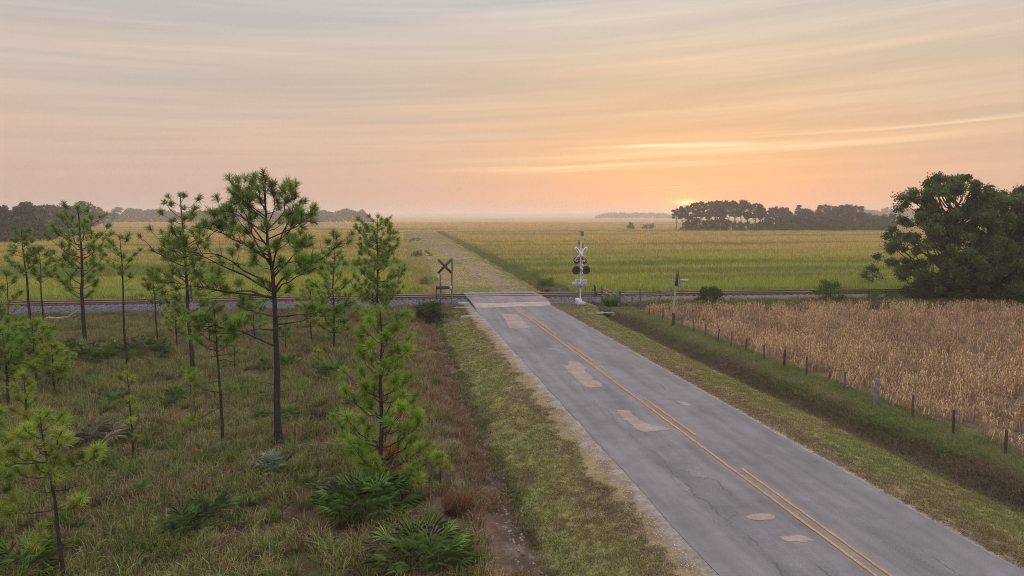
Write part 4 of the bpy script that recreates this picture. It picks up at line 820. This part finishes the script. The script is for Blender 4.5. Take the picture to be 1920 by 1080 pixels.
m = MB(); box(m, (-.02, 0, 6.2), (.46, .2, .07), 0, (.30, .31, .34), ry=-.04); box(m, (.06, 0, 6.02), (.16, .14, .34), 0, (.22, .17, .14)); box(m, (-.16, .02, 5.28), (.12, .12, .3), 0, (.16, .14, .12)); tube(m, [(0, 0, 5.3), (.08, 0, 5.9)], .04, 8, (.5, .48, .5)); m.obj('top_bracket', M_paint, sg)
# wooden crossbuck on the left
b = gp(848, 577); s = float(px2m(b)); g1 = thing('wooden_crossbuck', 'weathered brown wooden crossbuck on two posts left of the crossing', 'crossing sign', b); BR = C(.095, .06, .05)
m = MB(); tube(m, curve(np.array([.02, 0, -.3]), np.array([0, 0, 4.05]), 0, 6, .004), .075, 8, C(.20, .16, .165)); m.obj('post', M_wood, g1)
m = MB(); tube(m, curve(np.array([-.95, -.1, -.3]), np.array([-.93, 0, 2.75]), 0, 5, .004), .065, 8, C(.15, .13, .14)); m.obj('post', M_wood, g1)
for a in (.80, -.80):
    m = MB(); box(m, (-.58, -.10 - (.03 if a > 0 else 0), 3.42), (1.55, .03, .20), 0, BR, ry=a); m.obj('board', M_wood, g1)
m = MB(); box(m, (-.75, -.11, 1.68), (1.15, .08, .26), 0, BR); m.obj('beam', M_wood, g1)
m = MB(); box(m, (-1.28, -.11, 1.2), (.06, .06, .75), 0, BR * .8); m.obj('bracket', M_wood, g1)
m = MB(); box(m, (-.14, -.14, 1.66), (.2, .14, .3), 0, (.42, .42, .44)); m.obj('switch_box', M_paint, g1)
# leaning signal pole by the field
b = gp(1262, 616); pl_ = thing('signal_pole', 'leaning grey pole with rusty lamp arms standing in the field fence line', 'pole', b)
m = MB(); tube(m, [(-.02, 0, -.3), (.0, 0, 1.1)], [.12, .085], 9, C(.07, .065, .06)); m.obj('wooden_base', M_wood, pl_, True)
m = MB(); tube(m, [(0, 0, 1.0), (.05, 0, 2.2), (.16, 0, 3.3)], [.055, .055, .06], 9, C(.34, .34, .38)); m.obj('pole', M_paint, pl_, True)
m = MB(); box(m, (.18, 0, 3.45), (.16, .12, 1.0), 0, (.09, .04, .035), ry=.06); tube(m, [(.22, -.02, 3.9), (.34, -.02, 3.7), (.36, -.02, 3.2)], .04, 7, (.30, .16, .08)); m.obj('rusty_head', M_rail, pl_)
m = MB(); tube(m, [(-.36, 0, 3.35), (.1, 0, 3.3)], .045, 8, (.30, .27, .24)); m.obj('lamp_arm', M_paint, pl_)
m = MB(); tube(m, [(.42, 0, 3.33), (.95, 0, 3.28)], [.07, .10], 10, (.36, .35, .37)); m.obj('lamp_arm', M_paint, pl_)
m = MB(); tube(m, [(.40, 0, 3.3), (.38, 0, 2.75)], [.08, .12], 10, (.22, .21, .19)); m.obj('lamp', M_black, pl_)
# wooden gate and rail fence by the crossing
b = gp(1158, 566); gt = thing('wooden_gate', 'broken wooden gate with pale sagging rails beside the railway', 'gate', b)
GR = C(.20, .185, .18); m = MB(); tube(m, curve(np.array([0, 0, -.2]), np.array([0, 0, 1.55]), 0, 5, .01), [.14, .14, .135, .13, .08], 8, GR); m.obj('post', M_wood, gt)
m = MB(); tube(m, curve(np.array([.32, .1, -.2]), np.array([.22, .1, 1.3]), 0, 5, .02), .09, 7, GR * .6); m.obj('post', M_wood, gt)
m = MB(); tube(m, [(-1.25, .5, 0), (-1.25, .5, 1.7)], .07, 7, GR * .6); m.obj('post', M_wood, gt)
m = MB(); tube(m, [(-.72, .3, 0), (-.72, .3, 1.05)], .04, 6, GR * .5); m.obj('post', M_wood, gt)
for z0, z1 in ((1.62, 1.0), (1.35, .68), (.95, .3)):
    m = MB(); tube(m, curve(np.array([-1.25, .42, z0]), np.array([-.05, -.08, z1]), -.06, 6, .004), .035, 6, C(.42, .38, .33)); m.obj('rail', M_wood, gt)
b = gp(1118, 556); m = MB(); tube(m, curve(np.array([0, 0, -.1]), np.array([-.18, 0, 1.05]), 0, 6, .03), [.13, .14, .12, .13, .1, .05], 8, C(.07, .06, .07)); m.obj('stump', M_wood, None, loc=b, label='dark broken leaning stump left of the wooden gate', category='stump')
b = gp(1104, 566); m = MB(); tube(m, curve(np.array([0, 0, -.1]), np.array([.12, 0, 1.6]), 0, 5, .02), .03, 6, C(.22, .15, .12)); m.obj('stake', M_wood, None, loc=b, label='thin rusty leaning stake right of the signal mast', category='stake')
b = gp(1170, 574); rf = thing('rail_fence', 'low tangled rail fence between the wooden gate and the crop field', 'fence', b)
for i, x in enumerate((0, .75, 1.55, 2.5, 3.4, 4.6)):
    m = MB(); y0 = .35 * i * .3; tube(m, curve(np.array([x, y0, -.2]), np.array([x + R.normal(0, .06), y0, R.uniform(.9, 1.35)]), 0, 4, .02), R.uniform(.035, .06), 6, GR * R.uniform(.5, 1.1)); m.obj('post', M_wood, rf)
for z in (.25, .55, .82, 1.15):
    m = MB(); tube(m, curve(np.array([0, 0, z + R.normal(0, .06)]), np.array([4.6, .5, z + R.normal(0, .08)]), .04, 7, .006), .022, 5, C(.30, .25, .21)); m.obj('rail', M_wood, rf)
# culverts, slabs, log
b = gp(1125, 592); cv = thing('culvert', 'concrete culvert with dark opening at the head of the right ditch', 'culvert', b)
m = MB(); box(m, (.55, .5, .12), (1.5, .3, .12), .1, (.30, .27, .26)); box(m, (-.1, .55, -.15), (.3, .3, .5), .1, (.26, .23, .23)); box(m, (1.25, .55, -.2), (.25, .3, .5), .1, (.26, .23, .23)); m.obj('headwall', M_stone, cv)
m = MB(); tube(m, [(.55, .3, -.2), (.55, 1.4, -.2)], [.36, .36], 16, (.03, .028, .028)); m.obj('pipe', M_black, cv)
b = gp(1048, 548); m = MB(); box(m, (0, 0, .2), (2.3, .12, .52), -.03, (.035, .035, .045)); box(m, (0.1, -.08, .2), (.06, .04, .5), -.03, (.07, .07, .08)); box(m, (-1.3, .25, .24), (.45, .1, .34), .6, (.035, .035, .045)); m.obj('black_headwall', M_black, None, loc=b, label='low black headwall panel beyond the railway, right of the lane', category='headwall')
for (u, v, w_, d_, r_, lab) in ((866, 578, 1.6, .5, .1, 'pale concrete slab lying left of the crossing at the ballast'), (872, 569, 1.5, .8, -.2, 'broken grey concrete slab against the ballast left of the crossing'), (882, 594, 1.7, .35, .25, 'narrow grey slab half buried in the verge left of the road'), (842, 596, 1.1, .35, .05, 'dark slab edge by the low bush left of the crossing')):
    b = gp(u, v); m = MB(); n_ = 9; th = np.linspace(0, 6.283, n_, endpoint=False); rr = R.uniform(.8, 1.1, n_)
    top = np.stack([w_ / 2 * np.cos(th) * rr, d_ / 2 * np.sin(th) * rr, 0 * th + .10], -1); bot = top * [1.05, 1.05, 0] - [0, 0, .1]
    c = C(.34, .31, .32) if 'dark' not in lab else C(.10, .085, .08); q = np.arange(n_); m.add(np.concatenate([top, bot, [[0, 0, .115]]]), np.concatenate([np.stack([q, q + n_, (q + 1) % n_], -1), np.stack([(q + 1) % n_, q + n_, (q + 1) % n_ + n_], -1), np.stack([q, (q + 1) % n_, 0 * q + 2 * n_], -1)]), c)
    o = m.obj('concrete_slab', M_stone, None, loc=b, label=lab, category='slab'); o.rotation_euler = (0, .03, r_)
b = gp(112, 600); m = MB(); tube(m, curve(np.array([-.9, 0, .15]), np.array([.6, .1, .2]), .05, 6, .02), [.1, .13, .13, .12, .1, .06], 8, C(.42, .33, .25)); tube(m, curve(np.array([.5, 0, .18]), np.array([1.3, .1, .75]), 0, 4, .04), [.05, .04, .03, .015], 6, C(.38, .3, .24))
tube(m, curve(np.array([.55, 0, .18]), np.array([1.2, -.2, .35]), 0, 4, .04), [.04, .03, .02, .012], 6, C(.38, .3, .24)); m.obj('fallen_log', M_wood, None, loc=b, label='pale fallen log with bare forked branches near the railway', category='log')
# ------------------------------------------------------------------ haze
hm = bpy.data.materials.new('haze'); hm.use_nodes = True; t = hm.node_tree; t.nodes.clear(); o = t.nodes.new('ShaderNodeOutputMaterial'); pvn = t.nodes.new('ShaderNodeVolumePrincipled')
pvn.inputs['Color'].default_value = (1, .925, .90, 1); pvn.inputs['Density'].default_value = .0006; pvn.inputs['Anisotropy'].default_value = .5
t.links.new(pvn.outputs[0], o.inputs['Volume'])
m = MB(); box(m, (0, 2500, 9.5), (10400, 8400, 26)); ho = m.obj('haze', hm, kind='stuff'); ho['label'] = 'thin pale evening haze over the marsh'; ho['category'] = 'haze'
